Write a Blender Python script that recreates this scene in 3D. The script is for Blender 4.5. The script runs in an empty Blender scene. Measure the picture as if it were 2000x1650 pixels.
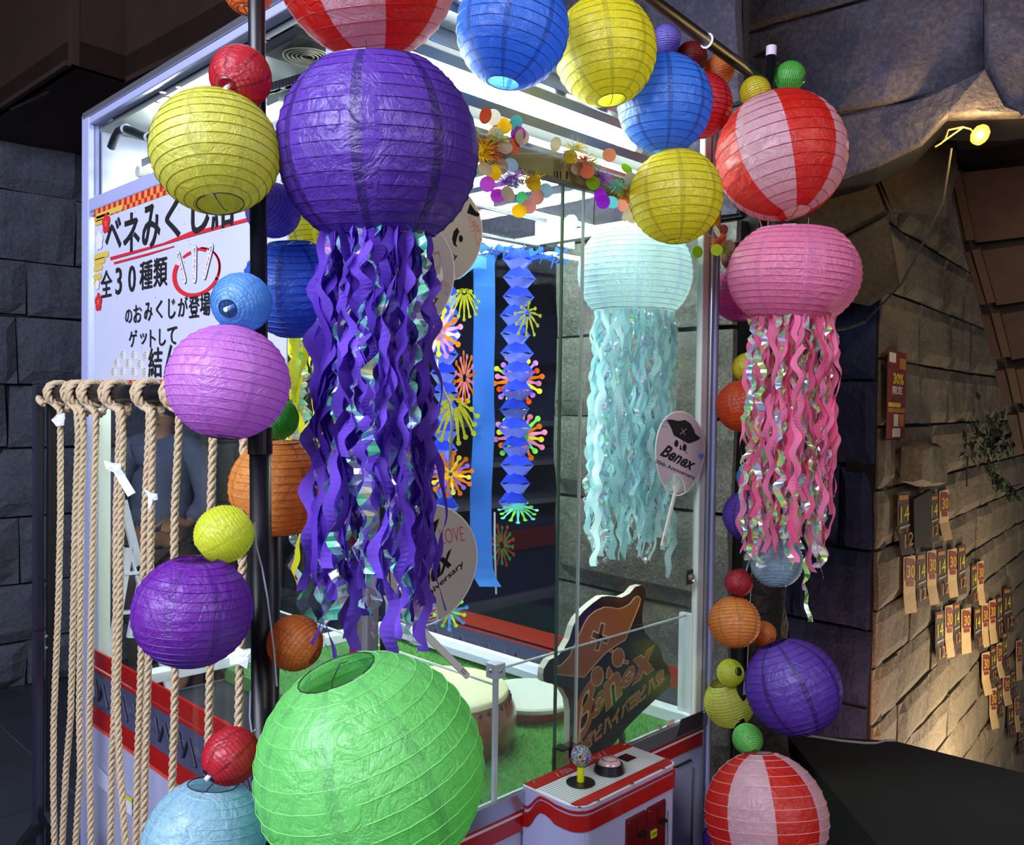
import bpy, bmesh, math, random
from mathutils import Vector, Matrix, noise
random.seed(7)
SC = bpy.context.scene
COL = SC.collection
# ------------------------------------------------------------------ camera (first), world, lights, exposure
FPX = 1715.0
CAMP = Vector((0, 0, 1.54))
_p = math.radians(1.30); _ro = .0134; _k = math.sqrt(.5)
CF = Vector((_k*math.cos(_p), _k*math.cos(_p), -math.sin(_p)))
_R0 = Vector((_k, -_k, 0)); _U0 = _R0.cross(CF)
CR = math.cos(_ro)*_R0 + math.sin(_ro)*_U0
CU = -math.sin(_ro)*_R0 + math.cos(_ro)*_U0
cam = bpy.data.objects.new('camera', bpy.data.cameras.new('camera'))
COL.objects.link(cam)
cam.data.sensor_width = 36; cam.data.lens = FPX/2000*36; cam.data.clip_start = .02
m3 = Matrix((CR, CU, -CF)).transposed()
cam.matrix_world = Matrix.Translation(CAMP) @ m3.to_4x4()
SC.camera = cam
vs = SC.view_settings
vs.view_transform = 'Standard'; vs.look = 'None'; vs.exposure = 0.85; vs.gamma = 1.0; vs.use_curve_mapping = False
SC.cycles.max_bounces = 7; SC.cycles.diffuse_bounces = 3; SC.cycles.glossy_bounces = 3
SC.cycles.transmission_bounces = 4; SC.cycles.transparent_max_bounces = 24
SC.cycles.caustics_reflective = False; SC.cycles.caustics_refractive = False
SC.cycles.sample_clamp_indirect = 4.0
world = bpy.data.worlds.new('world'); SC.world = world; world.use_nodes = True
world.node_tree.nodes['Background'].inputs[0].default_value = (.45, .5, .8, 1)
world.node_tree.nodes['Background'].inputs[1].default_value = .085

def ray(x, y): return CF + (x-1000)/FPX*CR - (y-825)/FPX*CU
def at(x, y, d): return CAMP + ray(x, y)*d
def on(ax, x, y, v):
    r = ray(x, y); return CAMP + r*((v-CAMP[ax])/r[ax])
def onP(x, y, O, N):
    r = ray(x, y); return CAMP + r*((O-CAMP).dot(N)/r.dot(N))

def light(kind, name, loc, target, energy, color, size=1.0, size_y=None, spot=None, spread=None):
    l = bpy.data.lights.new(name, kind); l.energy = energy; l.color = color
    if kind == 'AREA':
        l.size = size
        if size_y: l.shape = 'RECTANGLE'; l.size_y = size_y
        if spread: l.spread = spread
    elif kind == 'SPOT':
        l.spot_size = spot; l.spot_blend = .6; l.shadow_soft_size = size
    else: l.shadow_soft_size = size
    o = bpy.data.objects.new(name, l); COL.objects.link(o); o.location = loc
    if target is not None:
        o.rotation_euler = (Vector(target)-Vector(loc)).to_track_quat('-Z', 'Y').to_euler()
    return o
# hall lights around the viewer (cool white arcade light from the left and behind), warm light in the passage
light('AREA', 'hall_light', (-1.9, .6, 3.0), (.9, 1.2, 1.2), 128, (.78, .82, 1.0), 2.2, 1.4)
light('AREA', 'hall_light', (.9, -2.2, 2.7), (1.3, 1.0, 1.3), 22, (1.0, .93, .88), 1.6, 1.2)
light('AREA', 'hall_light', (-.8, 3.4, 2.8), (-.3, 5.2, 1.0), 16, (.75, .83, 1.0), 1.5, 1.0)
light('POINT', 'passage_light', at(2090, 1640, 4.2), None, 62, (1.0, .80, .56), .12)
light('POINT', 'passage_light', at(1770, 1478, 3.25), None, 6, (1.0, .45, .28), .04)
light('POINT', 'passage_light', at(2330, 1350, 4.6), None, 22, (1.0, .84, .6), .15)

# ------------------------------------------------------------------ materials
def lin(c):
    if isinstance(c, str): c = tuple(int(c[i:i+2], 16)/255 for i in (0, 2, 4))
    return tuple((v/12.92 if v <= .04045 else ((v+.055)/1.055)**2.4) for v in c) + (1,)
MATS = {}
def nt(name):
    m = bpy.data.materials.new(name); m.use_nodes = True
    t = m.node_tree; t.nodes.clear()
    o = t.nodes.new('ShaderNodeOutputMaterial')
    return m, t, o
def N(t, k, **kw):
    n = t.nodes.new(k)
    for a, b in kw.items():
        if hasattr(n, a): setattr(n, a, b)
        else: n.inputs[a].default_value = b
    return n
def L(t, a, b): t.links.new(a, b)
def plain(name, col, rough=.5, metal=0, bump=0, scale=60, emit=0, var=0, coat=0):
    if name in MATS: return MATS[name]
    m, t, o = nt(name)
    p = N(t, 'ShaderNodeBsdfPrincipled'); c = lin(col)
    p.inputs['Base Color'].default_value = c; p.inputs['Roughness'].default_value = rough
    p.inputs['Metallic'].default_value = metal; p.inputs['Coat Weight'].default_value = coat
    if emit:
        p.inputs['Emission Color'].default_value = c; p.inputs['Emission Strength'].default_value = emit
    if bump or var:
        tc = N(t, 'ShaderNodeTexCoord'); nz = N(t, 'ShaderNodeTexNoise'); nz.inputs['Scale'].default_value = scale
        nz.inputs['Detail'].default_value = 4
        L(t, tc.outputs['Object'], nz.inputs['Vector'])
        if bump:
            b = N(t, 'ShaderNodeBump'); b.inputs['Strength'].default_value = bump; b.inputs['Distance'].default_value = .01
            L(t, nz.outputs[0], b.inputs['Height']); L(t, b.outputs[0], p.inputs['Normal'])
        if var:
            r = N(t, 'ShaderNodeValToRGB')
            r.color_ramp.elements[0].position = .3; r.color_ramp.elements[1].position = .7
            r.color_ramp.elements[0].color = tuple(v*(1-var) for v in c[:3])+(1,)
            r.color_ramp.elements[1].color = tuple(min(1, v*(1+var)) for v in c[:3])+(1,)
            L(t, nz.outputs[0], r.inputs[0]); L(t, r.outputs[0], p.inputs['Base Color'])
    L(t, p.outputs[0], o.inputs[0]); MATS[name] = m; return m
def stone(name, c0, c1, c2, scale=3.0, bump=.6, rough=.85, fine=60):
    m, t, o = nt(name)
    p = N(t, 'ShaderNodeBsdfPrincipled', **{'Roughness': rough})
    tc = N(t, 'ShaderNodeTexCoord')
    n1 = N(t, 'ShaderNodeTexNoise', **{'Scale': scale, 'Detail': 8, 'Roughness': .65})
    n2 = N(t, 'ShaderNodeTexNoise', **{'Scale': fine, 'Detail': 5, 'Roughness': .7})
    n3 = N(t, 'ShaderNodeTexNoise', **{'Scale': scale*5, 'Detail': 6})
    for n in (n1, n2, n3): L(t, tc.outputs['Object'], n.inputs['Vector'])
    r = N(t, 'ShaderNodeValToRGB'); e = r.color_ramp.elements
    e[0].position = .3; e[0].color = lin(c0); e[1].position = .72; e[1].color = lin(c2)
    x = r.color_ramp.elements.new(.5); x.color = lin(c1)
    mx = N(t, 'ShaderNodeMath', operation='MULTIPLY_ADD'); mx.inputs[1].default_value = .45
    L(t, n2.outputs[0], mx.inputs[0])
    m2 = N(t, 'ShaderNodeMath', operation='MULTIPLY'); m2.inputs[1].default_value = .55
    L(t, n1.outputs[0], m2.inputs[0]); L(t, m2.outputs[0], mx.inputs[2])
    L(t, mx.outputs[0], r.inputs[0]); L(t, r.outputs[0], p.inputs['Base Color'])
    ad = N(t, 'ShaderNodeMath', operation='MULTIPLY_ADD'); ad.inputs[1].default_value = .3
    L(t, n2.outputs[0], ad.inputs[0]); L(t, n3.outputs[0], ad.inputs[2])
    b = N(t, 'ShaderNodeBump', **{'Strength': bump, 'Distance': .03})
    L(t, ad.outputs[0], b.inputs['Height']); L(t, b.outputs[0], p.inputs['Normal'])
    L(t, p.outputs[0], o.inputs[0]); return m
def glass(name, tint='FAFDFC', ior=1.45, extra=0.0, haze=0.0):
    """thin pane: clear with a Fresnel reflection, a little surface haze"""
    m, t, o = nt(name)
    tr = N(t, 'ShaderNodeBsdfTransparent'); tr.inputs[0].default_value = lin(tint)
    gl = N(t, 'ShaderNodeBsdfGlossy'); gl.inputs['Roughness'].default_value = .02
    f0 = .6*((ior-1)/(ior+1))**2                       # Schlick reflectance of a clear sheet, same from both sides
    lw = N(t, 'ShaderNodeLayerWeight'); lw.inputs[0].default_value = .5
    pw = N(t, 'ShaderNodeMath', operation='POWER'); pw.inputs[1].default_value = 5; L(t, lw.outputs['Facing'], pw.inputs[0])
    ad = N(t, 'ShaderNodeMath', operation='MULTIPLY_ADD'); ad.inputs[1].default_value = 1-f0; ad.inputs[2].default_value = f0+extra
    L(t, pw.outputs[0], ad.inputs[0])
    mx = N(t, 'ShaderNodeMixShader')
    L(t, ad.outputs[0], mx.inputs[0]); L(t, tr.outputs[0], mx.inputs[1]); L(t, gl.outputs[0], mx.inputs[2])
    out = mx
    if haze:
        df = N(t, 'ShaderNodeBsdfDiffuse'); df.inputs[0].default_value = (.8, .85, .9, 1)
        m2 = N(t, 'ShaderNodeMixShader'); m2.inputs[0].default_value = haze
        L(t, mx.outputs[0], m2.inputs[1]); L(t, df.outputs[0], m2.inputs[2]); out = m2
    L(t, out.outputs[0], o.inputs[0]); return m
def paper(name, ca, cb=None, nseg=8, trans=.56, seamw=.035, seam=.55):
    """crinkled lantern tissue: diffuse + translucent, glued overlaps darker, optional alternate gores"""
    key = ('paper', name)
    if key in MATS: return MATS[key]
    m, t, o = nt(name)
    uv = N(t, 'ShaderNodeUVMap'); sp = N(t, 'ShaderNodeSeparateXYZ'); L(t, uv.outputs[0], sp.inputs[0])
    ml = N(t, 'ShaderNodeMath', operation='MULTIPLY'); ml.inputs[1].default_value = nseg
    L(t, sp.outputs[0], ml.inputs[0])
    fr = N(t, 'ShaderNodeMath', operation='FRACT'); L(t, ml.outputs[0], fr.inputs[0])
    lt = N(t, 'ShaderNodeMath', operation='LESS_THAN'); lt.inputs[1].default_value = seamw*nseg/2
    L(t, fr.outputs[0], lt.inputs[0])
    base = N(t, 'ShaderNodeRGB'); base.outputs[0].default_value = lin(ca); colout = base.outputs[0]
    if cb:
        md = N(t, 'ShaderNodeMath', operation='MODULO'); md.inputs[1].default_value = 2
        fl = N(t, 'ShaderNodeMath', operation='FLOOR'); L(t, ml.outputs[0], fl.inputs[0]); L(t, fl.outputs[0], md.inputs[0])
        mc = N(t, 'ShaderNodeMix', data_type='RGBA'); L(t, md.outputs[0], mc.inputs[0])
        mc.inputs[6].default_value = lin(ca); mc.inputs[7].default_value = lin(cb); colout = mc.outputs[2]
    hs = N(t, 'ShaderNodeMix', data_type='RGBA', blend_type='MULTIPLY')
    sm = N(t, 'ShaderNodeMath', operation='MULTIPLY'); sm.inputs[1].default_value = 1.0
    L(t, lt.outputs[0], sm.inputs[0]); L(t, sm.outputs[0], hs.inputs[0]); L(t, colout, hs.inputs[6])
    hs.inputs[7].default_value = (seam, seam, seam*1.1, 1)
    tc = N(t, 'ShaderNodeTexCoord')
    n1 = N(t, 'ShaderNodeTexNoise', **{'Scale': 26, 'Detail': 6, 'Roughness': .6, 'Distortion': 1.2})
    n2 = N(t, 'ShaderNodeTexNoise', **{'Scale': 420, 'Detail': 3})
    L(t, tc.outputs['Object'], n1.inputs[0]); L(t, tc.outputs['Object'], n2.inputs[0])
    # crinkles: sharp ridges from folded noise
    ab = N(t, 'ShaderNodeMath', operation='SUBTRACT'); ab.inputs[1].default_value = .5; L(t, n1.outputs[0], ab.inputs[0])
    a2 = N(t, 'ShaderNodeMath', operation='ABSOLUTE'); L(t, ab.outputs[0], a2.inputs[0])
    pw = N(t, 'ShaderNodeMath', operation='POWER'); pw.inputs[1].default_value = .5; L(t, a2.outputs[0], pw.inputs[0])
    sumh = N(t, 'ShaderNodeMath', operation='MULTIPLY_ADD'); sumh.inputs[1].default_value = .1
    L(t, n2.outputs[0], sumh.inputs[0]); L(t, pw.outputs[0], sumh.inputs[2])
    b = N(t, 'ShaderNodeBump', **{'Strength': .8, 'Distance': .004}); L(t, sumh.outputs[0], b.inputs['Height'])
    # fibre mottling is in the tissue itself
    mo = N(t, 'ShaderNodeMix', data_type='RGBA', blend_type='MULTIPLY'); mo.inputs[0].default_value = .35
    rr = N(t, 'ShaderNodeValToRGB'); rr.color_ramp.elements[0].position = .35; rr.color_ramp.elements[1].position = .65
    rr.color_ramp.elements[0].color = (.6, .6, .6, 1)
    L(t, n2.outputs[0], rr.inputs[0]); L(t, hs.outputs[2], mo.inputs[6]); L(t, rr.outputs[0], mo.inputs[7])
    df = N(t, 'ShaderNodeBsdfDiffuse'); ts = N(t, 'ShaderNodeBsdfTranslucent')
    L(t, mo.outputs[2], df.inputs[0]); L(t, mo.outputs[2], ts.inputs[0])
    L(t, b.outputs[0], df.inputs['Normal']); L(t, b.outputs[0], ts.inputs['Normal'])
    mx = N(t, 'ShaderNodeMixShader'); mx.inputs[0].default_value = trans
    L(t, df.outputs[0], mx.inputs[1]); L(t, ts.outputs[0], mx.inputs[2])
    gl = N(t, 'ShaderNodeBsdfGlossy', **{'Roughness': .38}); gl.inputs[0].default_value = (1, 1, 1, 1)
    L(t, b.outputs[0], gl.inputs['Normal'])
    m3_ = N(t, 'ShaderNodeMixShader'); m3_.inputs[0].default_value = .045
    L(t, mx.outputs[0], m3_.inputs[1]); L(t, gl.outputs[0], m3_.inputs[2])
    L(t, m3_.outputs[0], o.inputs[0]); MATS[key] = m; return m
def ribbon(name, col, trans=.4):
    key = ('rib', name)
    if key in MATS: return MATS[key]
    m, t, o = nt(name); df = N(t, 'ShaderNodeBsdfDiffuse'); ts = N(t, 'ShaderNodeBsdfTranslucent')
    oi = N(t, 'ShaderNodeObjectInfo'); mr = N(t, 'ShaderNodeMapRange'); mr.inputs[3].default_value = .7; mr.inputs[4].default_value = 1.25
    L(t, oi.outputs['Random'], mr.inputs[0])
    mm = N(t, 'ShaderNodeMix', data_type='RGBA', blend_type='MULTIPLY'); mm.inputs[0].default_value = 1
    mm.inputs[6].default_value = lin(col); L(t, mr.outputs[0], mm.inputs[7])
    L(t, mm.outputs[2], df.inputs[0]); L(t, mm.outputs[2], ts.inputs[0])
    mx = N(t, 'ShaderNodeMixShader'); mx.inputs[0].default_value = trans
    L(t, df.outputs[0], mx.inputs[1]); L(t, ts.outputs[0], mx.inputs[2]); L(t, mx.outputs[0], o.inputs[0])
    MATS[key] = m; return m
def film(name, cols, clear=.35):
    """iridescent cellophane strips: patchy pastel mirror, partly clear"""
    key = ('film', name)
    if key in MATS: return MATS[key]
    m, t, o = nt(name); tc = N(t, 'ShaderNodeTexCoord'); vo = N(t, 'ShaderNodeTexVoronoi', **{'Scale': 70})
    oi = N(t, 'ShaderNodeObjectInfo'); va = N(t, 'ShaderNodeVectorMath', operation='ADD')
    L(t, tc.outputs['Object'], va.inputs[0]); L(t, oi.outputs['Random'], va.inputs[1]); L(t, va.outputs[0], vo.inputs['Vector'])
    sp = N(t, 'ShaderNodeSeparateColor'); L(t, vo.outputs['Color'], sp.inputs[0])
    r = N(t, 'ShaderNodeValToRGB'); r.color_ramp.interpolation = 'LINEAR'; e = r.color_ramp.elements
    e[0].color = lin(cols[0]); e[1].color = lin(cols[-1])
    for i, c in enumerate(cols[1:-1]): x = e.new((i+1)/(len(cols)-1)); x.color = lin(c)
    L(t, sp.outputs[0], r.inputs[0])
    p = N(t, 'ShaderNodeBsdfPrincipled', **{'Roughness': .22, 'Metallic': .45}); L(t, r.outputs[0], p.inputs['Base Color'])
    ts = N(t, 'ShaderNodeBsdfTranslucent'); L(t, r.outputs[0], ts.inputs[0])
    b = N(t, 'ShaderNodeBump', **{'Strength': .8, 'Distance': .004}); L(t, sp.outputs[1], b.inputs['Height']); L(t, b.outputs[0], p.inputs['Normal'])
    m1 = N(t, 'ShaderNodeMixShader'); m1.inputs[0].default_value = .35; L(t, p.outputs[0], m1.inputs[1]); L(t, ts.outputs[0], m1.inputs[2])
    tr = N(t, 'ShaderNodeBsdfTransparent'); gt = N(t, 'ShaderNodeMath', operation='LESS_THAN'); gt.inputs[1].default_value = clear
    L(t, sp.outputs[2], gt.inputs[0])
    sc = N(t, 'ShaderNodeMath', operation='MULTIPLY'); sc.inputs[1].default_value = .75; L(t, gt.outputs[0], sc.inputs[0])
    mx = N(t, 'ShaderNodeMixShader'); L(t, sc.outputs[0], mx.inputs[0]); L(t, m1.outputs[0], mx.inputs[1]); L(t, tr.outputs[0], mx.inputs[2])
    L(t, mx.outputs[0], o.inputs[0]); MATS[key] = m; return m

# ------------------------------------------------------------------ object helpers
class MB:
    def __init__(s): s.v = []; s.f = []; s.uv = None; s.mi = []; s.cur = 0
    def _f(s, idx): s.f.append(idx); s.mi.append(s.cur)
    def add(s, pts, faces):
        b = len(s.v); s.v += [tuple(p) for p in pts]
        for f in faces: s._f([b+i for i in f])
    def box(s, a, b):
        x0, y0, z0 = (min(a[i], b[i]) for i in range(3)); x1, y1, z1 = (max(a[i], b[i]) for i in range(3))
        s.add([(x0,y0,z0),(x1,y0,z0),(x1,y1,z0),(x0,y1,z0),(x0,y0,z1),(x1,y0,z1),(x1,y1,z1),(x0,y1,z1)],
              [(0,3,2,1),(4,5,6,7),(0,1,5,4),(1,2,6,5),(2,3,7,6),(3,0,4,7)]); return s
    def obox(s, c, ax, ay, az):
        c = Vector(c); P = []
        for k in (-1, 1):
            for i, j in ((-1,-1),(1,-1),(1,1),(-1,1)): P.append(c+ax*i+ay*j+az*k)
        s.add(P, [(0,3,2,1),(4,5,6,7),(0,1,5,4),(1,2,6,5),(2,3,7,6),(3,0,4,7)]); return s
    def bar(s, a, b, w, h=None, up=None):
        a = Vector(a); b = Vector(b); d = (b-a); l = d.length; d.normalize()
        u = Vector(up or (0,0,1))
        if abs(d.dot(u)) > .98: u = Vector((1,0,0))
        x = d.cross(u).normalized(); y = x.cross(d).normalized()
        return s.obox((a+b)/2, x*w/2, y*(h or w)/2, d*l/2)
    def tube(s, pts, r, seg=8, cap=True, closed=False):
        pts = [Vector(p) for p in pts]; n = len(pts)
        rr = r if isinstance(r, (list, tuple)) else [r]*n
        prev = None; base = len(s.v)
        for i, p in enumerate(pts):
            if closed: d = pts[(i+1) % n]-pts[i-1]
            else: d = pts[min(i+1, n-1)]-pts[max(i-1, 0)]
            if d.length < 1e-9: d = Vector((0,0,1))
            d.normalize()
            if prev is None:
                u = Vector((0,0,1)) if abs(d.z) < .9 else Vector((1,0,0)); x = d.cross(u).normalized()
            else:
                x = prev - d*prev.dot(d)
                if x.length < 1e-6: x = d.orthogonal()
                x.normalize()
            prev = x; y = d.cross(x)
            for k in range(seg):
                a = 2*math.pi*k/seg; s.v.append(tuple(p+(x*math.cos(a)+y*math.sin(a))*rr[i]))
        m = n if closed else n-1
        for i in range(m):
            i2 = (i+1) % n
            for k in range(seg):
                k2 = (k+1) % seg
                s._f([base+i*seg+k, base+i*seg+k2, base+i2*seg+k2, base+i2*seg+k])
        if cap and not closed:
            s._f([base+k for k in range(seg)][::-1]); s._f([base+(n-1)*seg+k for k in range(seg)])
        return s
    def lathe(s, c, prof, seg=24, ax=None, cap=True):
        c = Vector(c); az = Vector(ax or (0,0,1)).normalized(); x = az.orthogonal().normalized(); y = az.cross(x)
        b = len(s.v)
        for (r, h) in prof:
            for k in range(seg):
                a = 2*math.pi*k/seg; s.v.append(tuple(c+az*h+(x*math.cos(a)+y*math.sin(a))*r))
        for i in range(len(prof)-1):
            for k in range(seg):
                k2 = (k+1) % seg; s._f([b+i*seg+k, b+i*seg+k2, b+(i+1)*seg+k2, b+(i+1)*seg+k])
        if cap:
            s._f([b+k for k in range(seg)][::-1]); s._f([b+(len(prof)-1)*seg+k for k in range(seg)])
        return s
    def prism(s, poly, off):
        poly = [Vector(p) for p in poly]; off = Vector(off); n = len(poly)
        s.add(poly+[p+off for p in poly], [list(range(n))[::-1], list(range(n, 2*n))]+[(i, (i+1) % n, n+(i+1) % n, n+i) for i in range(n)]); return s
    def quad(s, *p): s.add(p, [tuple(range(len(p)))]); return s
    def mesh(s, name, mats, smooth=False):
        me = bpy.data.meshes.new(name); me.from_pydata(s.v, [], s.f)
        if not isinstance(mats, (list, tuple)): mats = [mats]
        for m in mats: me.materials.append(m)
        if len(mats) > 1: me.polygons.foreach_set('material_index', s.mi)
        if smooth: me.polygons.foreach_set('use_smooth', [True]*len(me.polygons))
        me.update(); return me
    def build(s, name, mats, parent=None, smooth=False, bevel=0, **tags):
        return link(name, s.mesh(name, mats, smooth), parent, bevel=bevel, **tags)
def link(name, me, parent=None, loc=None, rot=None, bevel=0, **tags):
    o = bpy.data.objects.new(name, me); COL.objects.link(o)
    if parent is None and loc is None and me is not None and len(me.vertices):
        vsx = [v.co for v in me.vertices]
        c = Vector(((min(v.x for v in vsx)+max(v.x for v in vsx))/2, (min(v.y for v in vsx)+max(v.y for v in vsx))/2, min(v.z for v in vsx)))
        me.transform(Matrix.Translation(-c)); o.location = c
    if loc is not None: o.location = loc
    if rot is not None: o.rotation_euler = rot
    if parent is not None:
        o.parent = parent
        if parent.parent is None: o.matrix_parent_inverse = Matrix.Translation(-Vector(parent.location))
    if bevel:
        b = o.modifiers.new('bevel', 'BEVEL'); b.width = bevel; b.segments = 2; b.limit_method = 'ANGLE'
    for k, v in tags.items():
        if v is not None: o[k] = v
    return o
def thing(name, loc, label=None, category=None, group=None, kind=None):
    o = bpy.data.objects.new(name, None); COL.objects.link(o); o.location = loc; o.empty_display_size = .05
    for k, v in (('label', label), ('category', category), ('group', group), ('kind', kind)):
        if v: o[k] = v
    return o
def text_on(body, BL, BR, TL, mat, parent, name='lettering', lift=(0,0,0), bold=0.0, shear=0.0, **tags):
    """lettering mapped into the parallelogram BL-BR-TL (flat print on a surface)"""
    cu = bpy.data.curves.new('t', 'FONT'); cu.body = body; cu.size = 1; cu.offset = bold; cu.shear = shear; cu.resolution_u = 3
    ob = bpy.data.objects.new('t', cu); COL.objects.link(ob)
    dg = bpy.context.evaluated_depsgraph_get(); me = bpy.data.meshes.new_from_object(ob.evaluated_get(dg))
    bpy.data.objects.remove(ob); bpy.data.curves.remove(cu)
    if not len(me.vertices): return None
    xs = [v.co.x for v in me.vertices]; ys = [v.co.y for v in me.vertices]
    x0, x1, y0, y1 = min(xs), max(xs), min(ys), max(ys)
    BL, BR, TL, lift = Vector(BL), Vector(BR), Vector(TL), Vector(lift)
    for v in me.vertices:
        u = (v.co.x-x0)/max(x1-x0, 1e-6); w = (v.co.y-y0)/max(y1-y0, 1e-6)
        v.co = BL+(BR-BL)*u+(TL-BL)*w+lift
    me.materials.clear(); me.materials.append(mat); me.name = name
    return link(name, me, parent, **tags)
# ------------------------------------------------------------------ dimensions of the machine
XC, YC = .808, 1.121          # near corner
XR, YB = 1.785, 2.332         # right side, back side
ZT, ZM, ZS = 2.246, 2.032, .787
# ------------------------------------------------------------------ structure
M_dark = stone('stone_dark_blue', '0a1026', '182346', '263462', 2.2, .9)
M_back = stone('stone_back', '23262f', '474b57', '62666f', 1.6, 1.0)
M_grey = stone('stone_granite', '34322e', '706e67', 'a8a59b', 3.5, 1.3, fine=110)
M_over = stone('stone_overhang', '25232f', '3f3c4b', '676373', 2.0, .8)
M_warm = stone('stone_warm', '3a3428', '6a5f4a', '988a70', 2.2, .8)
M_bark = stone('rock_bark', '0c0a08', '231b14', '3a2d21', 8, 1.2)
M_mortar = plain('mortar', '0a0a0d', .95)
M_wood = plain('dark_wood', '2c150b', .7, var=.35, scale=3, bump=.15)
M_roof = plain('roof_board', '36200f', .7, var=.3, scale=8, bump=.3)
M_beam = plain('roof_beam', '0e0805', .8)
M_tile = plain('floor_tile', '2a2c36', .35, var=.2, scale=6)
M_grout = plain('grout', '6b6b70', .9)

def slab_stone(O, U, W, Nn, u0, u1, w0, w1, th, seed, nu=7, nw=5, amp=.022, irr=.012):
    """one rough block: front grid with noise relief and rounded-back rim, side skirts"""
    mb = MB(); rnd = random.Random(seed); g = .006
    P = []
    cj = [rnd.uniform(-irr, irr) for _ in range(8)]
    for j in range(nw+1):
        for i in range(nu+1):
            a, b = i/nu, j/nw
            u = (u0+g+cj[0]*b+cj[1]*(1-b)*.5)*(1-a)+(u1-g+cj[2]*b)*a
            w = (w0+g+cj[4]*a*.6)*(1-b)+(w1-g+cj[5]*a*.6)*b
            e = min(a, 1-a)*nu; f = min(b, 1-b)*nw
            p = O+U*u+W*w
            h = th+amp*noise.fractal(p*3.1+Vector((seed*.13, 0, 0)), 1, 2, 4)+amp*.8*noise.noise(p*1.3+Vector((0, seed, 0)))
            if e < .5 or f < .5: h -= th*.55
            P.append(p+Nn*h)
    F = []
    for j in range(nw):
        for i in range(nu): F.append((j*(nu+1)+i, j*(nu+1)+i+1, (j+1)*(nu+1)+i+1, (j+1)*(nu+1)+i))
    n = len(P)
    rim = [i for i in range(nu+1)]+[(j+1)*(nu+1)-1 for j in range(1, nw+1)]+[nw*(nu+1)+i for i in range(nu-1, -1, -1)]+[j*(nu+1) for j in range(nw-1, 0, -1)]
    for r in rim: P.append(P[r]-Nn*(th*.6))
    m = len(rim)
    for k in range(m): F.append((rim[k], n+k, n+(k+1) % m, rim[(k+1) % m]))
    mb.add(P, F); return mb
def block_wall(name, O, U, Nn, rows, th, mat, u0, u1, seed=1, wmin=.3, wmax=.6, back=None, **kw):
    W = Vector((0, 0, 1)); O = Vector(O)
    mb = MB(); z0, z1 = rows[0], rows[-1]
    a = O+U*u0; b = O+U*u1
    mb.prism([a+W*z0, b+W*z0, b+W*z1, a+W*z1], -Nn*(back or .12))
    wall = mb.build(name, M_mortar, kind='structure')
    rnd = random.Random(seed); k = 0
    for r in range(len(rows)-1):
        u = u0-rnd.uniform(0, wmin)
        while u < u1:
            w = rnd.uniform(wmin, wmax); a_, b_ = max(u, u0), min(u+w, u1)
            if b_-a_ > .04:
                k += 1; nu = 7 if b_-a_ > .2 else 4
                s = slab_stone(O, U, W, Nn, a_, b_, rows[r], rows[r+1], th*rnd.uniform(.85, 1.2), seed*100+k, nu=nu, **kw)
                o = s.build('stone', mat, smooth=False)
                o.parent = wall; o.matrix_parent_inverse = Matrix.Translation(-Vector(wall.location))
            u += w
    return wall
def poly_rock(pts, th, Nn, mat, seed, parent, amp=.03, name='stone', it=3, gap=.006):
    """rough stone from a planar outline"""
    pts = [Vector(p) for p in pts]; c = sum(pts, Vector())/len(pts)
    pts = [p+(c-p).normalized()*gap for p in pts]
    bm = bmesh.new(); vs_ = [bm.verts.new(p) for p in pts]; f = bm.faces.new(vs_)
    bm.normal_update()
    if f.normal.dot(Nn) < 0: f.normal_flip()
    r = bmesh.ops.extrude_face_region(bm, geom=[f])
    top = [v for v in r['geom'] if isinstance(v, bmesh.types.BMVert)]
    for v in top: v.co += Nn*th*.55
    tf = [x for x in r['geom'] if isinstance(x, bmesh.types.BMFace)]
    r2 = bmesh.ops.inset_region(bm, faces=tf, thickness=min(.02, th*.3), depth=0)
    for x in tf:
        for v in x.verts: v.co += Nn*th*.45
    bmesh.ops.triangulate(bm, faces=bm.faces[:])
    for _ in range(it):
        es = [e for e in bm.edges if e.calc_length() > .14]
        if not es: break
        bmesh.ops.subdivide_edges(bm, edges=es, cuts=1, use_grid_fill=False)
        bmesh.ops.triangulate(bm, faces=bm.faces[:])
    for v in bm.verts:
        if (v.co-pts[0]).dot(Nn) > th*.5:
            v.co += Nn*(amp*noise.fractal(v.co*2.6+Vector((seed, 0, 0)), 1, 2, 4)+amp*.7*noise.noise(v.co*1.1))
    bmesh.ops.recalc_face_normals(bm, faces=bm.faces[:])
    me = bpy.data.meshes.new(name); bm.to_mesh(me); bm.free(); me.materials.append(mat)
    me.polygons.foreach_set('use_smooth', [False]*len(me.polygons))
    return link(name, me, parent) if parent else link(name, me)

# floor: dark stone tiles over a grout bed
mb = MB(); mb.box((-4, -1, -.05), (2.95, 9, -.004)); mb.box((2.95, 2.4, -.05), (9, 9, -.004)); floor = mb.build('floor', M_grout, kind='structure')
tile = MB(); tile.box((-.2975, -.2975, -.003), (.2975, .2975, .0)); tme = tile.mesh('tile', M_tile)
n = 0
for i in range(-6, 12):
    for j in range(-1, 15):
        if n < 290 and (i < 4 or j > 3):
            n += 1; o = link('tile', tme, floor, loc=(.3+i*.6, .25+j*.6, 0))
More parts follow.
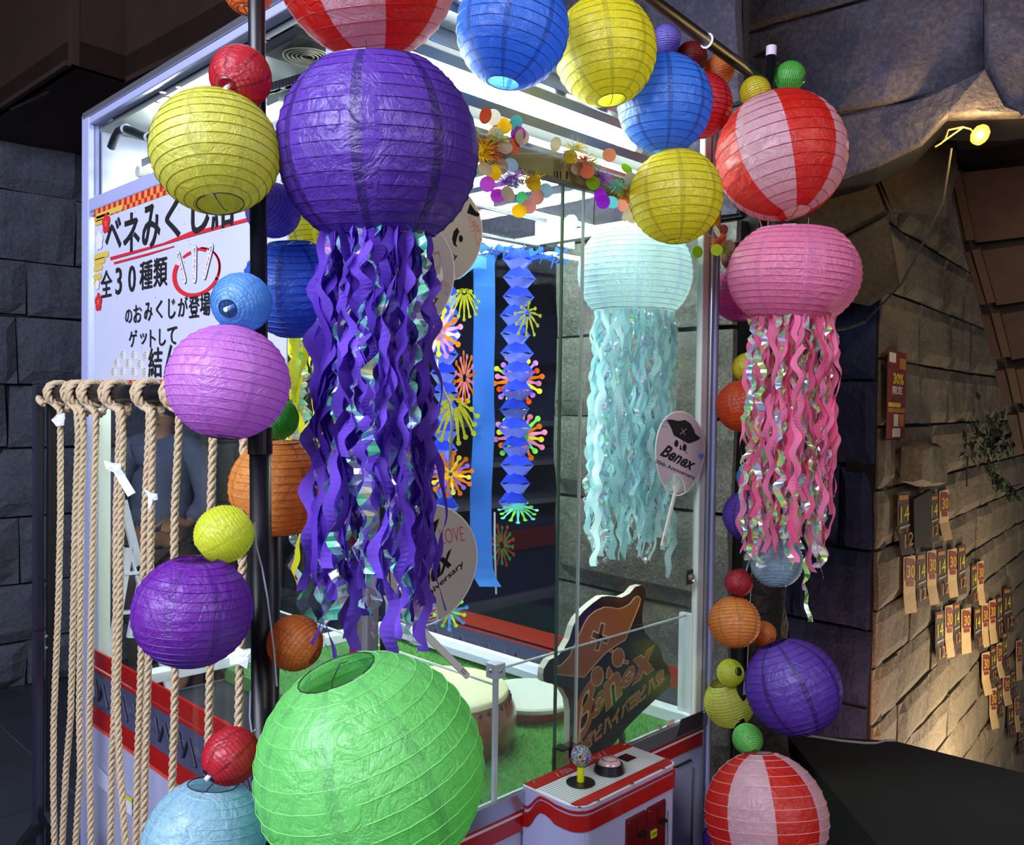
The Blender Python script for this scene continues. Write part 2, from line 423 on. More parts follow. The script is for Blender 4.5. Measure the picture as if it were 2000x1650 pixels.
# back-left stone wall (far behind the machine)
YW = 5.13
rows_l = [0, .24, .545, .90, 1.265, 1.60, 1.96, 2.25, 2.61, 2.95]
block_wall('wall_back', (0, YW, 0), Vector((1, 0, 0)), Vector((0, -1, 0)), rows_l, .05, M_back, -.95, 7.0, seed=5, wmin=.38, wmax=.75, amp=.035)
mb = MB(); mb.box((-4, -1, 3.6), (9, 9, 3.7)); mb.build('ceiling', plain('ceiling_black', '0d0b0b', .9), kind='structure')
mb = MB(); mb.box((-1.05, YW, 0), (-.95, 9, 3.6)); mb.build('wall_left', M_back, kind='structure')
# stone pillar beside the machine and the lintel above the opening
rows_p = [0, .33, .64, .947, 1.23, 1.5, 1.76, 2.06]
block_wall('wall_pillar', (2.20, 0, 0), Vector((0, 1, 0)), Vector((-1, 0, 0)), rows_p, .045, M_grey, 1.30, 1.97, seed=11, wmin=.35, wmax=.7, amp=.02, back=.25)
block_wall('wall_lintel', (2.20, 0, 0), Vector((0, 1, 0)), Vector((-1, 0, 0)), [2.07, 2.38, 2.8, 3.3], .05, M_over, 1.30, 4.9, seed=12, wmin=.5, wmax=.9, amp=.03, back=.02)
# rough dark rock behind the pillar's near end
mb = MB(); c0 = at(1487, 1200, 2.56)
prof = []
for k in range(26):
    prof.append((.07+.03*noise.noise(Vector((k*.7, 3, 1)))+.035*max(0, 1-k*.12), k*.09))
mb.lathe((c0.x, c0.y, 0), prof, 28); me = mb.mesh('rock_face', M_bark, True)
for v in me.vertices:
    d = v.co-Vector((c0.x, c0.y, v.co.z)); v.co += d*(.55*noise.fractal(v.co*9, 1, 2, 4))
o = link('wall_rockface', me); o['kind'] = 'structure'
# dark wall at the end of the passage, faces the machine
PCN = at(1712, 820, 3.6)
block_wall('wall_passage', (PCN.x, 0, 0), Vector((0, 1, 0)), Vector((-1, 0, 0)), [0, .3, .62, .95, 1.3, 1.65, 2.0, 2.4, 2.8, 3.3], .04, M_dark, PCN.y, PCN.y+2.6, seed=21, wmin=.5, wmax=.95, amp=.03)
# right wall of the passage, warm-lit faux masonry
ang = math.radians(38); fw = Vector((_k, _k, 0)); rt = Vector((_k, -_k, 0))
UR = (fw*math.cos(ang)+rt*math.sin(ang)).normalized(); NR = Vector((-UR.y, UR.x, 0))
if NR.dot(CAMP-PCN) < 0: NR = -NR
OR = Vector((PCN.x, PCN.y, 0))
wr = block_wall('wall_right', OR, UR, NR, [-3.4, -3.0, -2.6, -2.25, -1.9, -1.6, -1.3, -1.0, -.72, -.48, -.24, 0, .22, .46, .7, .95, 1.2, 1.46, 1.74, 2.02, 2.3, 2.65, 3.05], .028, M_warm, 0, 6.6, seed=31, wmin=.35, wmax=.85, amp=.011, irr=.010)
def onR(x, y, lift=.045): return onP(x, y, OR+NR*lift, NR)
# overhanging rock across the passage
NO = (CAMP-at(1650, 200, 3.1)); NO.z = 0; NO.normalize()
OO = at(1650, 200, 3.1)
def onO(x, y, l=0): return onP(x, y, OO+NO*l, NO)
over = MB(); over.prism([onO(x, y) for x, y in ((1250,-300),(2250,-300),(2250,190),(1990,225),(1850,225),(1795,280),(1715,320),(1620,352),(1500,380),(1470,480),(1400,480),(1250,300))], -NO*.3)
over = over.build('ceiling_overhang', M_mortar, kind='structure')
for k, (px, am) in enumerate([
    ([(1150,-250),(1452,-250),(1452,66),(1330,92),(1150,120)], .03), ([(1452,-250),(1760,-250),(1760,-20),(1690,0),(1452,66)], .03),
    ([(1452,68),(1690,2),(1760,-20),(1920,-90),(1920,145),(1810,190),(1640,226),(1452,250)], .05),
    ([(1760,-250),(2240,-250),(2240,-20),(2100,-60),(1920,-90),(1760,-20)], .03),
    ([(1920,-90),(2100,-60),(2240,-20),(2240,235),(1990,232),(1960,216),(1920,145)], .04),
    ([(1560,242),(1640,226),(1810,190),(1920,145),(1960,216),(1990,232),(1850,236),(1800,286),(1718,326),(1622,360),(1550,372)], .05),
    ([(1452,250),(1560,242),(1550,372),(1500,390),(1480,500),(1452,500)], .04),
    ([(1240,104),(1330,92),(1452,66),(1452,500),(1390,500),(1240,300)], .03)]):
    poly_rock([onO(x, y) for x, y in px], .035, NO, M_over, k*7+1, over, amp=am, gap=.001)
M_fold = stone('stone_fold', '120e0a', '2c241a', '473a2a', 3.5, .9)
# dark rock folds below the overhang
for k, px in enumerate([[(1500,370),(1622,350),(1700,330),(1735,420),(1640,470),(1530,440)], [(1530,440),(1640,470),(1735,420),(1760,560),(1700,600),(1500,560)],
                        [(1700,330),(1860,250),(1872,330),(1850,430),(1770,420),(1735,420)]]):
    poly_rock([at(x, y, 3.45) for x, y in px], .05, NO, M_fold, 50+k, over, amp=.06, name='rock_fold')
# boarded sloping roof in the passage
RA, RB, RC = at(1850, 300, 3.75), at(2060, 300, 3.5), at(2000, 880, 4.35)
NF = (RB-RA).cross(RC-RA).normalized()
if NF.dot(CAMP-RA) < 0: NF = -NF
def onF(x, y, l=0): return onP(x, y, RA+NF*l, NF)
rb = MB(); rb.prism([onF(x, y) for x, y in ((1840,235),(2120,210),(2120,900),(2010,900),(1962,760),(1925,640),(1885,500),(1850,330))], -NF*.04)
roof = rb.build('ceiling_roof', M_beam, kind='structure')
R_ = [(300, 318, 455, 468), (470, 492, 588, 596), (605, 612, 690, 700), (712, 722, 780, 792), (800, 812, 880, 890)]
# board rows: left x at top/bottom of each row, batten x
rowsx = [(332, 468, 1866, 1897, 1852, 1884, 312, 462), (484, 590, 1905, 1938, 1888, 1915, 478, 592), (608, 696, 1943, 1968, 1918, 1940, 604, 700), (716, 786, 1972, 1990, 1945, 1962, 712, 790), (802, 880, 1996, 2012, 1968, 1990, 800, 884)]
for (y0, y1, xa, xb, xl0, xl1, y2, y3) in rowsx:
    s = 18
    q = [(xa+14, y0), (2120, y0-28), (2120, y1-26), (xb+12, y1)]
    MB().prism([onF(*p) for p in q], NF*.03).build('board', M_roof, roof) if False else None
    b_ = MB(); b_.prism([onF(*p) for p in q], NF*.03); b_.build('board', M_roof, roof)
    b_ = MB(); b_.prism([onF(*p) for p in ((xl0, y0+4), (xa-8, y0+3), (xb-10, y1), (xl1, y1+1))], NF*.02); b_.build('board', M_roof, roof)
    b_ = MB(); b_.bar(onF(xa+3, y0, .03), onF(xb, y1-2, .03), .035, .03, NF); b_.build('batten', plain('batten', '3e2815', .6), roof)
# black platform in the passage foreground, cable lying on it
ZP = .50
pA, pB, pC = on(2, 1535, 1434, ZP), on(2, 1748, 1447, ZP), on(2, 2030, 1517, ZP)
pl = MB(); dn = Vector((0, 0, -ZP))
near1 = pC+(-fw)*1.6; near0 = pA+(-fw)*1.2
pl.prism([pA, pB, pC, near1, near0], dn)
pl.build('counter', plain('counter_black', '0a0705', .95, var=.25, scale=14), label='low black counter filling the lower right corner of the passage', category='counter')
mb = MB(); pts = [on(2, x, y, ZP+.006) for x, y in ((1568,1436),(1580,1437),(1600,1440),(1640,1446),(1690,1451),(1712,1451),(1730,1446),(1748,1446))]
mb.tube(pts, .004, 6); mb.build('power_cable', plain('cable_grey', '9a948c', .5), label='thin grey cable lying along the far edge of the black counter', category='cable')
# ceiling soffits above the left (dark wood boxing)
ZF = 2.85
def f2(x, y): return on(2, x, y, ZF)
sf = MB(); P0 = [f2(0, 215), f2(140, 125), f2(245, 157), f2(490, 30)]
base = [f2(-80, 262)] + P0 + [f2(620, -30), Vector((3.2, 5.2, ZF)), Vector((-2.2, 5.2, ZF))]
sf.prism(base, (0, 0, .1)); sf = sf.build('ceiling_soffit', M_wood, kind='structure')
for k, (a, b) in enumerate(((f2(-80, 262), P0[0]), (P0[0], P0[1]), (P0[1], P0[2]), (P0[2], P0[3]), (P0[3], f2(620, -30)))):
    a = Vector(a); b = Vector(b); n_ = (b-a).cross(Vector((0,0,1))).normalized()
    if n_.dot(CAMP-a) < 0: n_ = -n_
    q = MB(); q.prism([a, b, b+Vector((0,0,1.0)), a+Vector((0,0,1.0))], -n_*.03); q.build('panel', M_wood, sf)
for a, b in (((0, 206), (134, 118)), ((250, 152), (470, 42))):
    q = MB(); q.bar(f2(*a)+Vector((0,0,-.01)), f2(*b)+Vector((0,0,-.01)), .02, .02); q.build('edge_strip', M_wood, sf)
q = MB(); q.bar(f2(22, 212)-Vector((0,0,.004)), f2(93, 178)-Vector((0,0,.004)), .012, .006); q.build('edge_strip', plain('scratch', '6b625c', .5), sf)

# ------------------------------------------------------------------ background behind the panes: ladder, plus cabinet and person built from reflections
M_white = plain('enamel_white', 'a6abd4', .3, coat=.2); M_white2 = plain('panel_white', 'e8eaf2', .35)
M_alu = plain('aluminium', 'b9bcc6', .28, .85); M_red = plain('enamel_red', 'a51512', .32, coat=.3)
M_black = plain('black_paint', '0b0b0e', .35, coat=.3); M_navy = plain('navy_gloss', '1c2444', .3)
m2c = thing('reflection_cabinet', (2.95, 3.55, 0), 'made-up dark cabinet with a pale shelf rail, in place of reflections in the machine panes', 'arcade machine')  # solid cabinet added in place of reflections in the panes
MB().box((2.6, 3.1, 0), (3.6, 4.2, .95)).build('cabinet_base', M_navy, m2c)
MB().box((2.6, 3.1, 1.75), (3.6, 4.2, 2.0)).build('header', M_navy, m2c)
for z in (1.02, 1.22, 1.42): MB().box((2.58, 3.1, z), (3.6, 4.2, z+.025)).build('shelf', plain('shelf_grey', '5c5f73', .4), m2c)
MB().box((2.57, 3.08, .80), (3.6, 3.1, .9)).build('stripe', plain('stripe_maroon', '5a1620', .4), m2c)
q = MB(); q.lathe((2.56, 3.3, 1.12), [(.0, 0), (.032, .0), (.032, .012), (.014, .014), (.0, .014)], 20, (-1, 0, 0)); q.build('round_glow', plain('glow_cream', 'd8dba8', .4, emit=.6), m2c)  # faint glow put into a disc for a bright round reflection
ld = thing('step_ladder', on(1, 262, 1240, 3.6), 'white folding step ladder standing behind the machine', 'ladder')
for a, b, fl in (((240, 978), (338, 1375), 1), ((252, 1070), (218, 1270), 1), ((256, 1070), (276, 1140), 0), ((276, 1140), (255, 1245), 0)):
    A_, B2 = on(1, *a, 3.6), on(1, *b, 3.6)
    if fl: B2 = A_+(B2-A_)*(A_.z/(A_.z-B2.z))
    q = MB(); q.bar(A_, B2, .02, .03); q.build('rail', M_white2, ld)
for y in (1120, 1196): q = MB(); q.bar(on(1, 236, y, 3.6), on(1, 292, y-4, 3.6), .03, .012); q.build('step', M_white2, ld)

# ------------------------------------------------------------------ the claw machine
G_pane = glass('pane_glass', 'FCFEFD', 1.4); G_door = glass('door_glass', 'F9FDFB', 1.45, haze=.006); G_can = glass('canopy_glass', 'F8FAFC', 1.3)
cm = thing('claw_machine', ((XC+XR)/2, (YC+YB)/2, 0), 'large white and red claw machine with lit glass cabinet and banner on its left side', 'claw machine')
t = .035
def post(x0, y0, x1, y1, z0, z1, name='corner_post', m=None, bevel=.003): return MB().box((x0, y0, z0), (x1, y1, z1)).build(name, m or M_white, cm, bevel=bevel)
# base
base_o = MB().box((XC+.004, YC+.004, .04), (XR-.004, YB-.004, .7445)).build('base', plain('base_white', 'aeb0d0', .35, coat=.2), cm, bevel=.004)
MB().box((XC+.03, YC+.03, 0), (XR-.03, YB-.03, .04)).build('plinth', M_black, cm)
# red bands round the base
MB().box((XC, YC, .745), (XR, YC+.02, .776)).build('red_band', M_red, cm)
MB().box((XC, YC-.001, .781), (XR, YC+.02, .787)).build('red_band', M_red, cm)
MB().box((XC, YC-.0015, .776), (XR, YC+.02, .781)).build('trim_line', plain('trim_pale', 'd9c9d0', .4), cm)
for X in (XC, XR-.012):
    MB().box((X, YC+.02, .724), (X+.012, YB, .753)).build('red_band', M_red, cm)
    MB().box((X-.0005, YC+.02, .716), (X+.0125, YB, .720)).build('trim_line', plain('trim_orange', 'd8503a', .4), cm)
    MB().box((X+.002, YC+.02, .753), (X+.01, YB, .766)).build('trim_line', M_red, cm)
    # decal band on the lower part of the side pane: smoky grey film between two red lines
    MB().box((X+.003, YC+.03, .868), (X+.009, YB-.03, .907)).build('red_band', M_red, cm)
    MB().box((X+.003, YC+.03, .855), (X+.009, YB-.03, .861)).build('trim_line', M_red, cm)
    mt, tt, oo_ = nt('decal_film'); tr_ = N(tt, 'ShaderNodeBsdfTransparent'); df_ = N(tt, 'ShaderNodeBsdfDiffuse'); df_.inputs[0].default_value = lin('50526e')
    tc_ = N(tt, 'ShaderNodeTexCoord'); wv = N(tt, 'ShaderNodeTexWave', **{'Scale': 90}); wv.bands_direction = 'Z'; L(tt, tc_.outputs['Object'], wv.inputs[0])
    mr_ = N(tt, 'ShaderNodeMapRange'); mr_.inputs[3].default_value = .72; mr_.inputs[4].default_value = .92; L(tt, wv.outputs[1], mr_.inputs[0])
    mx_ = N(tt, 'ShaderNodeMixShader'); L(tt, mr_.outputs[0], mx_.inputs[0]); L(tt, tr_.outputs[0], mx_.inputs[1]); L(tt, df_.outputs[0], mx_.inputs[2]); L(tt, mx_.outputs[0], oo_.inputs[0])
    MB().box((X+.004, YC+.03, .762), (X+.007, YB-.03, .858)).build('decal_film', mt, cm)
    yy = YC+.1; M_decal = plain('decal_letter', '3a3d52', .5)
    xx = X-.0005 if X == XC else X+.002
    if X == XC: text_on('Crane Party', (xx, YB-.1, .785), (xx, YC+.15, .785), (xx, YB-.1, .84), M_decal, cm, name='decal_lettering') if False else None
    for kk in range(9):  # stroke blocks of the mirrored decal lettering
        y_ = YC+.12+kk*.118
        b_ = MB(); b_.tube([(xx, y_, .785), (xx, y_+.03, .835), (xx, y_+.055, .79), (xx, y_+.08, .835)], .004, 5); b_.build('decal_stroke', M_decal, cm)
# floor of the play field and rails around it
M_turf = plain('turf', '5aa048', .95, bump=.9, scale=600, var=.5)
tf = MB(); tf.box((XC+.36, YC+.035, .74), (XR-.035, YB-.035, .786)); tf.box((XC+.04, YC+.035, .74), (XC+.36, YC+.36, .786)); turf = tf.build('play_field', M_turf, cm)
MB().box((XC+.03, YC+.36, .70), (XC+.36, YB-.035, .750)).build('prize_chute', plain('chute_dark', '22242e', .5), cm)
rnd = random.Random(2); q = [MB(), MB()]
for k in range(26000):
    x_, y_ = rnd.uniform(XC+.05, XR-.06), rnd.uniform(YC+.05, YB-.06)
    if x_ < XC+.36 and y_ > YC+.36: continue
    a = rnd.uniform(0, 6.28); w_ = .0012; h_ = rnd.uniform(.004, .009); lx, ly = rnd.gauss(0, .003), rnd.gauss(0, .003)
    q[k % 2].add([(x_-w_*math.cos(a), y_-w_*math.sin(a), .785), (x_+w_*math.cos(a), y_+w_*math.sin(a), .785), (x_+lx, y_+ly, .786+h_)], [(0, 1, 2)])
for i, c_ in enumerate(('4f9a3c', '8fd070')): o = q[i].build('turf_pile', ribbon('turf_blade'+str(i), c_, .3), turf); o['kind'] = 'stuff'
for a, b in (((XC, YC+.004, .787), (XR, YC+.045, .8)), ((XR-.05, YC, .786), (XR-.012, YB, .815)), ((XC+.012, YC, .786), (XC+.03, YB, .80)), ((XC, YB-.05, .787), (XR, YB, .815))):
    MB().box(a, b).build('sill_rail', M_white2, cm, bevel=.002)
MB().box((XC, YC-.006, .789), (XR, YC+.004, .822)).build('sill_rail', M_alu, cm, bevel=.001)
for x, y in ((1020, 1553), (1004, 1551), (1288, 1421)):
    p = on(2, x, y, .801); q = MB(); q.lathe(p, [(.006, 0), (.006, .001)], 12); q.build('screw', M_alu, cm)
# posts: back-left, near, front-right, back-right
post(XC-.008, YB-.035, XC+.02, YB+.012, .04, ZT)
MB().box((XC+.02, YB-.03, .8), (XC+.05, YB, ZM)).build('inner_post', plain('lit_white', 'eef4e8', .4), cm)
post(XC-.004, YC+.026, XC+.01, YC+.045, .74, ZM, 'red_strip', M_red)
post(XC-.004, YC+.012, XC+.012, YC+.025, .74, ZM, 'post_trim', M_alu)
post(XC-.004, YC-.003, XC+.020, YC+.012, .74, ZT, 'corner_post', plain('post_grey', '9a98a0', .35, .6))
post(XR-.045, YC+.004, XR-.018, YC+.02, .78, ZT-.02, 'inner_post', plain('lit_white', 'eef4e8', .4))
post(XR-.018, YC-.004, XR-.006, YC+.02, .04, ZT, 'corner_post', M_alu)
post(XR-.006, YC-.008, XR+.006, YC+.03, .04, ZT, 'corner_post', M_white)
post(XR+.006, YC-.006, XR+.012, YC+.03, .04, ZT, 'red_strip', plain('strip_rose', '7b3346', .35, coat=.3))
post(XR-.03, YB-.03, XR+.006, YB+.006, .04, ZT)
# canopy rails (top edge), mid rail with bevelled lip
for a, b in (((XC-.006, YC, ZT-.03), (XC+.02, YB, ZT)), ((XC, YC-.006, ZT-.03), (XR, YC+.02, ZT)), ((XR-.02, YC, ZT-.03), (XR+.006, YB, ZT)), ((XC, YB-.02, ZT-.03), (XR, YB+.006, ZT))):
    MB().box(a, b).build('top_rail', M_white, cm, bevel=.003)
MB().box((XC-.010, YC, ZT-.012), (XC-.006, YB, ZT+.002)).build('top_rail', M_alu, cm)
MB().box((XC-.0072, YC, ZM-.034), (XC+.02, YB-.036, ZM)).build('mid_rail', M_white, cm, bevel=.004)
MB().box((XC-.003, YC, ZM-.044), (XC+.01, YB-.04, ZM-.034)).build('mid_rail', plain('rail_shadow', '8d8fa0', .5), cm)  # shade under the rail put into this darker strip
MB().box((XC+.022, YB-.02, ZM-.034), (XR-.031, YB+.003, ZM)).build('mid_rail', M_white, cm, bevel=.004)
# front header: bronze rail with printed label
M_bronze = plain('header_bronze', '8a8658', .45, .25)
hd = MB().box((XC, YC-.004, 1.958), (XR-.018, YC+.012, 2.000)).build('header_rail', M_bronze, cm, bevel=.002)
MB().box((XC, YC-.006, 1.955), (XR-.018, YC+.008, 1.962)).build('header_lip', plain('lip_olive', '6d6c4e', .4, .4), cm)
MB().box((XC, YC-.002, 2.004), (XR-.02, YC+.01, 2.012)).build('header_lip', M_alu, cm)
for x0, x1 in ((1082, 1084), (1087, 1090), (1094, 1096), (1106, 1109)):
    a = on(1, x0, 334, YC-.0045); b = on(1, x1, 350, YC-.0045); MB().box(a, b+Vector((0, .0006, 0))).build('print_mark', M_black, cm)
# canopy: ceiling panel, inner skins and window panes
M_ceil = plain('ceiling_panel', '8e928c', .4)
cp = MB().box((XC+.02, YC+.02, ZT-.045), (XR-.02, YB-.02, ZT-.032)).build('ceiling_panel', M_ceil, cm)
for k, (x, y) in enumerate([(318, 180), (326, 191), (305, 201), (330, 210), (527, 79), (528, 107), (350, 170)]):
    p = on(2, x, y, ZT-.0455); q = MB(); q.lathe(p+Vector((0, 0, -.001)), [(.007, 0), (.007, .001)], 14); q.build('screw', plain('screw_dull', '7d7766', .5, .6), cm)
for k, (y, w, m) in enumerate(((YC+.20, .035, M_alu), (YC+.26, .02, plain('channel_dark', '3b3f3c', .5)), (YC+.33, .05, M_alu), (YC+.46, .03, plain('channel_mid', '6d7370', .5)), (YC+.56, .05, M_alu), (YC+.08, .02, M_alu))):
    MB().box((XC+.16, y, ZT-.075), (XR-.03, y+w, ZT-.046)).build('ceiling_channel', m, cm, bevel=.002)
MB().box((XC+.012, YC+.13, ZM), (XC+.02, YC+.15, ZT-.03)).build('canopy_divider', M_white, cm)
MB().box((XC+.004, YC+.012, ZM), (XC+.01, YC+.125, ZT-.03)).build('canopy_panel', plain('panel_blue_white', 'b9bff0', .4), cm)
MB().box((XC+.005, YC+.15, ZM), (XC+.009, YB-.035, ZT-.03)).build('canopy_pane', G_can, cm)
MB().box((XC+.022, YB-.045, ZM), (XR-.04, YB-.035, ZT-.04)).build('canopy_back', plain('canopy_skin', '9a9cb0', .5), cm)
MB().box((XR-.010, YC+.03, ZM-.034), (XR-.004, YB-.03, ZT-.03)).build('canopy_pane', G_can, cm)
# speaker with slatted round grille, ribbed cable chain and black corrugated hose inside the canopy
sp_c = on(2, 600, 103, 2.185)
sp = MB().box((sp_c.x-.062, sp_c.y-.062, 2.180), (sp_c.x+.062, sp_c.y+.062, 2.198)).build('speaker', plain('speaker_black', '0a0a0c', .8), cm, bevel=.004)
for r in (.012, .02, .028, .036, .044):
    q = MB(); q.tube([sp_c+Vector((r*math.cos(a), r*math.sin(a), -.008)) for a in [i*math.pi/12 for i in range(24)]], .0014, 6, closed=True); q.build('grille_ring', plain('grille_cream', '8a8272', .6), sp)
for k in range(22):
    a = on(2, 520+k*6.5, 178-k*1.9, 2.16); MB().box(a+Vector((-.006, -.02, -.006)), a+Vector((.004, .02, .01))).build('chain_link', plain('chain_black', '26272c', .5), cm)
hp = [on(0, x, y, .835) for x, y in ((217, 288), (224, 270), (232, 256), (246, 252), (262, 258), (280, 266), (292, 268), (310, 272))]
q = MB(); q.tube(hp, .010, 10); q.build('hose', plain('hose_black', '1b1c20', .4), cm, smooth=True)
for p in (hp[3], hp[6]): q = MB(); q.lathe(p, [(.0115, -.006), (.0115, .006)], 12, (0, 1, .1)); q.build('hose_band', M_white2, cm)
# lit tubes of the cabinet, some added unseen inside for more light
M_tube = plain('tube_light', 'eefcf6', .5, emit=95); M_tube1 = plain('tube_front', 'eefcf6', .5, emit=38); M_refl_glow = plain('reflector_glow', 'eefcf6', .5, emit=4)
def tube_light(a, b, r=.014, mt=None):
    a, b = Vector(a), Vector(b); d = (b-a).normalized()
    q = MB(); q.tube([a, b], r, 14); o = q.build('fluorescent_or_fill_tube', mt or M_tube, cm, smooth=True)
    for p, s in ((a, -1), (b, 1)):
        q = MB(); q.tube([p-d*.004*s, p+d*.022*s], r*1.03, 14); q.build('tube_cap', plain('tube_cap', 'c8c4b4', .4), o)
    q = MB(); q.bar(a+Vector((0, .004, .03)), b+Vector((0, .004, .03)), .05, .02); q.build('tube_fitting', plain('fitting_grey', '777b78', .4), cm)
ta, tb = on(1, 885, 142, YC+.10), on(1, 1236, 287, YC+.10)
tube_light((XC+.12, YC+.10, tb.z), tb, .014, M_tube1)
tube_light((XC+.12, YC+.045, 2.035), (XR-.08, YC+.045, 2.035), .009, M_refl_glow)  # no lamp: white reflector strip given a glow of its own
tube_light((XC+.10, YB-.12, 2.10), (XR-.08, YB-.12, 2.10))
tube_light((XR-.09, YC+.25, 2.12), (XR-.09, YB-.2, 2.12))  # unseen tube added to brighten the interior
tube_light((XC+.35, (YC+YB)/2+.1, 2.10), (XR-.08, (YC+YB)/2+.1, 2.10))  # another added tube, boosts the light inside
for x, y in ((1085, 252), (1120, 262), (1150, 245), (1095, 205), (1175, 235)):
    p = on(1, x, y, YC+.12); MB().box(p-Vector((.012, .006, .01)), p+Vector((.012, .006, .012))).build('lamp_clip', M_white2, cm)
q = MB(); q.tube([on(1, x, y, YC+.14) for x, y in ((1085, 205), (1110, 215), (1150, 238), (1200, 252), (1225, 262))], .0025, 6); q.build('wiring', M_white2, cm)
q = MB(); q.tube([on(1, x, y, YC+.14) for x, y in ((1070, 270), (1110, 275), (1140, 290), (1200, 305), (1240, 318), (1262, 305))], .0025, 6); q.build('wiring', plain('wire_green', '9fb9a8', .5), cm)
# panes
MB().box((XC+.002, YC+.02, .80), (XC+.008, YB-.03, ZM-.034)).build('glass_pane', G_pane, cm)
MB().box((XR-.010, YC+.03, .80), (XR-.004, YB-.03, ZM-.034)).build('glass_pane', G_pane, cm)
MB().box((XC+.03, YB-.010, .80), (XR-.03, YB-.004, ZM-.034)).build('glass_pane', G_pane, cm)
gx1 = on(1, 1138, 800, YC).x; gx0 = on(1, 1094, 800, YC+.014).x
MB().box((XC+.02, YC+.004, .802), (gx1, YC+.008, 1.957)).build('glass_door', G_door, cm)
MB().box((gx0, YC+.014, .802), (XR-.045, YC+.018, 1.957)).build('glass_door', G_door, cm)
M_ge = plain('glass_edge', 'b8c6c2', .2); M_ge2 = plain('glass_edge_green', '3d5a52', .2)
MB().box((gx1-.002, YC+.003, .802), (gx1+.0015, YC+.009, 1.957)).build('glass_edge', M_ge, cm)
MB().box((gx0-.0015, YC+.013, .802), (gx0+.002, YC+.019, 1.957)).build('glass_edge', M_ge2, cm)
# pane holders at the foot of the sliding doors
MB().box((gx0-.004, YC-.004, .80), (gx0+.05, YC+.02, .868)).build('door_guide', glass('guide_smoke', 'dccac8', 1.4, .02), cm, bevel=.002)
MB().box((gx0-.001, YC-.006, .866), (gx0+.022, YC+.02, .869)).build('door_guide', M_black, cm)
MB().box((gx1-.026, YC-.007, .846), (gx1-.024, YC+.0, .869)).build('door_guide', M_black, cm)
pa, pb = on(1, 1326, 1440, YC-.006), on(1, 1372, 1395, YC-.006)
q = MB(); q.prism([on(1, x, y, YC-.008) for x, y in ((1320, 1440), (1332, 1405), (1374, 1388), (1372, 1418))], (0, .003, 0)); q.build('smoked_plate', plain('smoke_plate', '3a3236', .2), cm)
q = MB(); q.prism([on(1, x, y, YC-.008) for x, y in ((1302, 1419), (1304, 1409), (1318, 1404), (1317, 1413))], (0, .002, 0)); q.build('sticker', plain('sticker_cream', 'cfc3b6', .5), cm)
# lock plates
for (x, y) in ((1347, 1127), (757, 1254)):
    p = on(1, x, y, YC-.004); w = .0115 if x > 1000 else .014; h = .017 if x > 1000 else .02
    o = MB().box(p-Vector((w, .002, h)), p+Vector((w, .002, h))).build('lock_plate', plain('lock_steel', '6e6355', .22, 1.0), cm, bevel=.001)
    q = MB(); q.lathe(p-Vector((0, .002, 0)), [(.0085, 0), (.0085, .006), (.005, .008), (.0, .008)], 18, (0, -1, 0)); q.build('lock_barrel', M_alu, o)
# base: side panel hatch, warning sticker, slot
q = MB(); q.prism([on(0, x, y, XC-.001) for x, y in ((190, 1495), (212, 1518), (212, 1548), (190, 1530))], (-.002, 0, 0)); q.build('hatch', plain('hatch_grey', 'c3c6dc', .4), cm)
q = MB(); q.prism([on(0, x, y, XC) for x, y in ((242, 1548), (258, 1560), (258, 1592), (242, 1580))], (-.002, 0, 0)); q.build('warning_sticker', M_white2, cm)
q = MB(); q.prism([on(0, x, y, XC-.003) for x, y in ((242, 1548), (258, 1560), (258, 1568), (242, 1556))], (-.001, 0, 0)); q.build('warning_stripe', plain('sticker_yellow', 'd9d22c', .5), cm)
MB().box((on(1, 1321, 1496, YC).x, YC-.002, on(1, 1340, 1490, YC).z), (on(1, 1350, 1483, YC).x, YC+.006, on(1, 1340, 1490, YC).z+.003)).build('slot', M_black, cm)
MB().box((XR-.055, YC-.001, .05), (XR-.052, YC+.006, .70)).build('panel_seam', plain('seam', '6d6f82', .5), cm)
# ---- control console
X0, X1, Y0, ZC = 1.163, 1.456, .982, .832
def console_outline(z, r=.035, g=0):
    pts = [(X0-g, YC)]
    for i in range(7):
        a = math.pi+i*math.pi/12; pts.append((X0-g+r+r*math.cos(a), Y0-g+r+r*math.sin(a)))
    for i in range(5):
        a = 1.5*math.pi+i*math.pi/8; pts.append((X1+g-.015+.015*math.cos(a), Y0-g+.015+.015*math.sin(a)))
    pts.append((X1+g, YC)); return [Vector((x, y, z)) for x, y in pts]
M_cons = plain('console_white', 'b0b2d8', .3, coat=.3)
q = MB(); q.prism(console_outline(.03), (0, 0, ZC-.034)); con = q.build('console', M_cons, cm, smooth=False)
# wavy red band wrapped around console: height varies on the left cheek
def wrap_band(z_lo, z_hi, name, m, g):
    o_ = console_outline(0, g=g); dist = [0]
    fine = []
    for a, b in zip(o_[:-1], o_[1:]):
        kk = max(1, int((b-a).length/.006))
        for i in range(kk): fine.append(a.lerp(b, i/kk))
    fine.append(o_[-1]); s = 0; q = MB(); P = []; prev = fine[0]
    for p in fine:
        s += (p-prev).length; prev = p
        P.append(p+Vector((0, 0, z_lo(s)))); P.append(p+Vector((0, 0, z_hi(s))))
    q.add(P, [(2*i, 2*i+2, 2*i+3, 2*i+1) for i in range(len(fine)-1)])
    o = q.build(name, m, con); so = o.modifiers.new('s', 'SOLIDIFY'); so.thickness = .0015; so.offset = 1
def wave(s, amp, ph=0):
    if s > .125: return 0.0
    return amp*math.sin((s/.125)*math.pi*1.0)*math.sin(s/.125*math.pi)
def ss(s, a=.008, b=.048):
    t_ = min(1, max(0, (s-a)/(b-a))); return t_*t_*(3-2*t_)
def hump(s, c=.052, w=.03): return max(0, 1-((s-c)/w)**2)
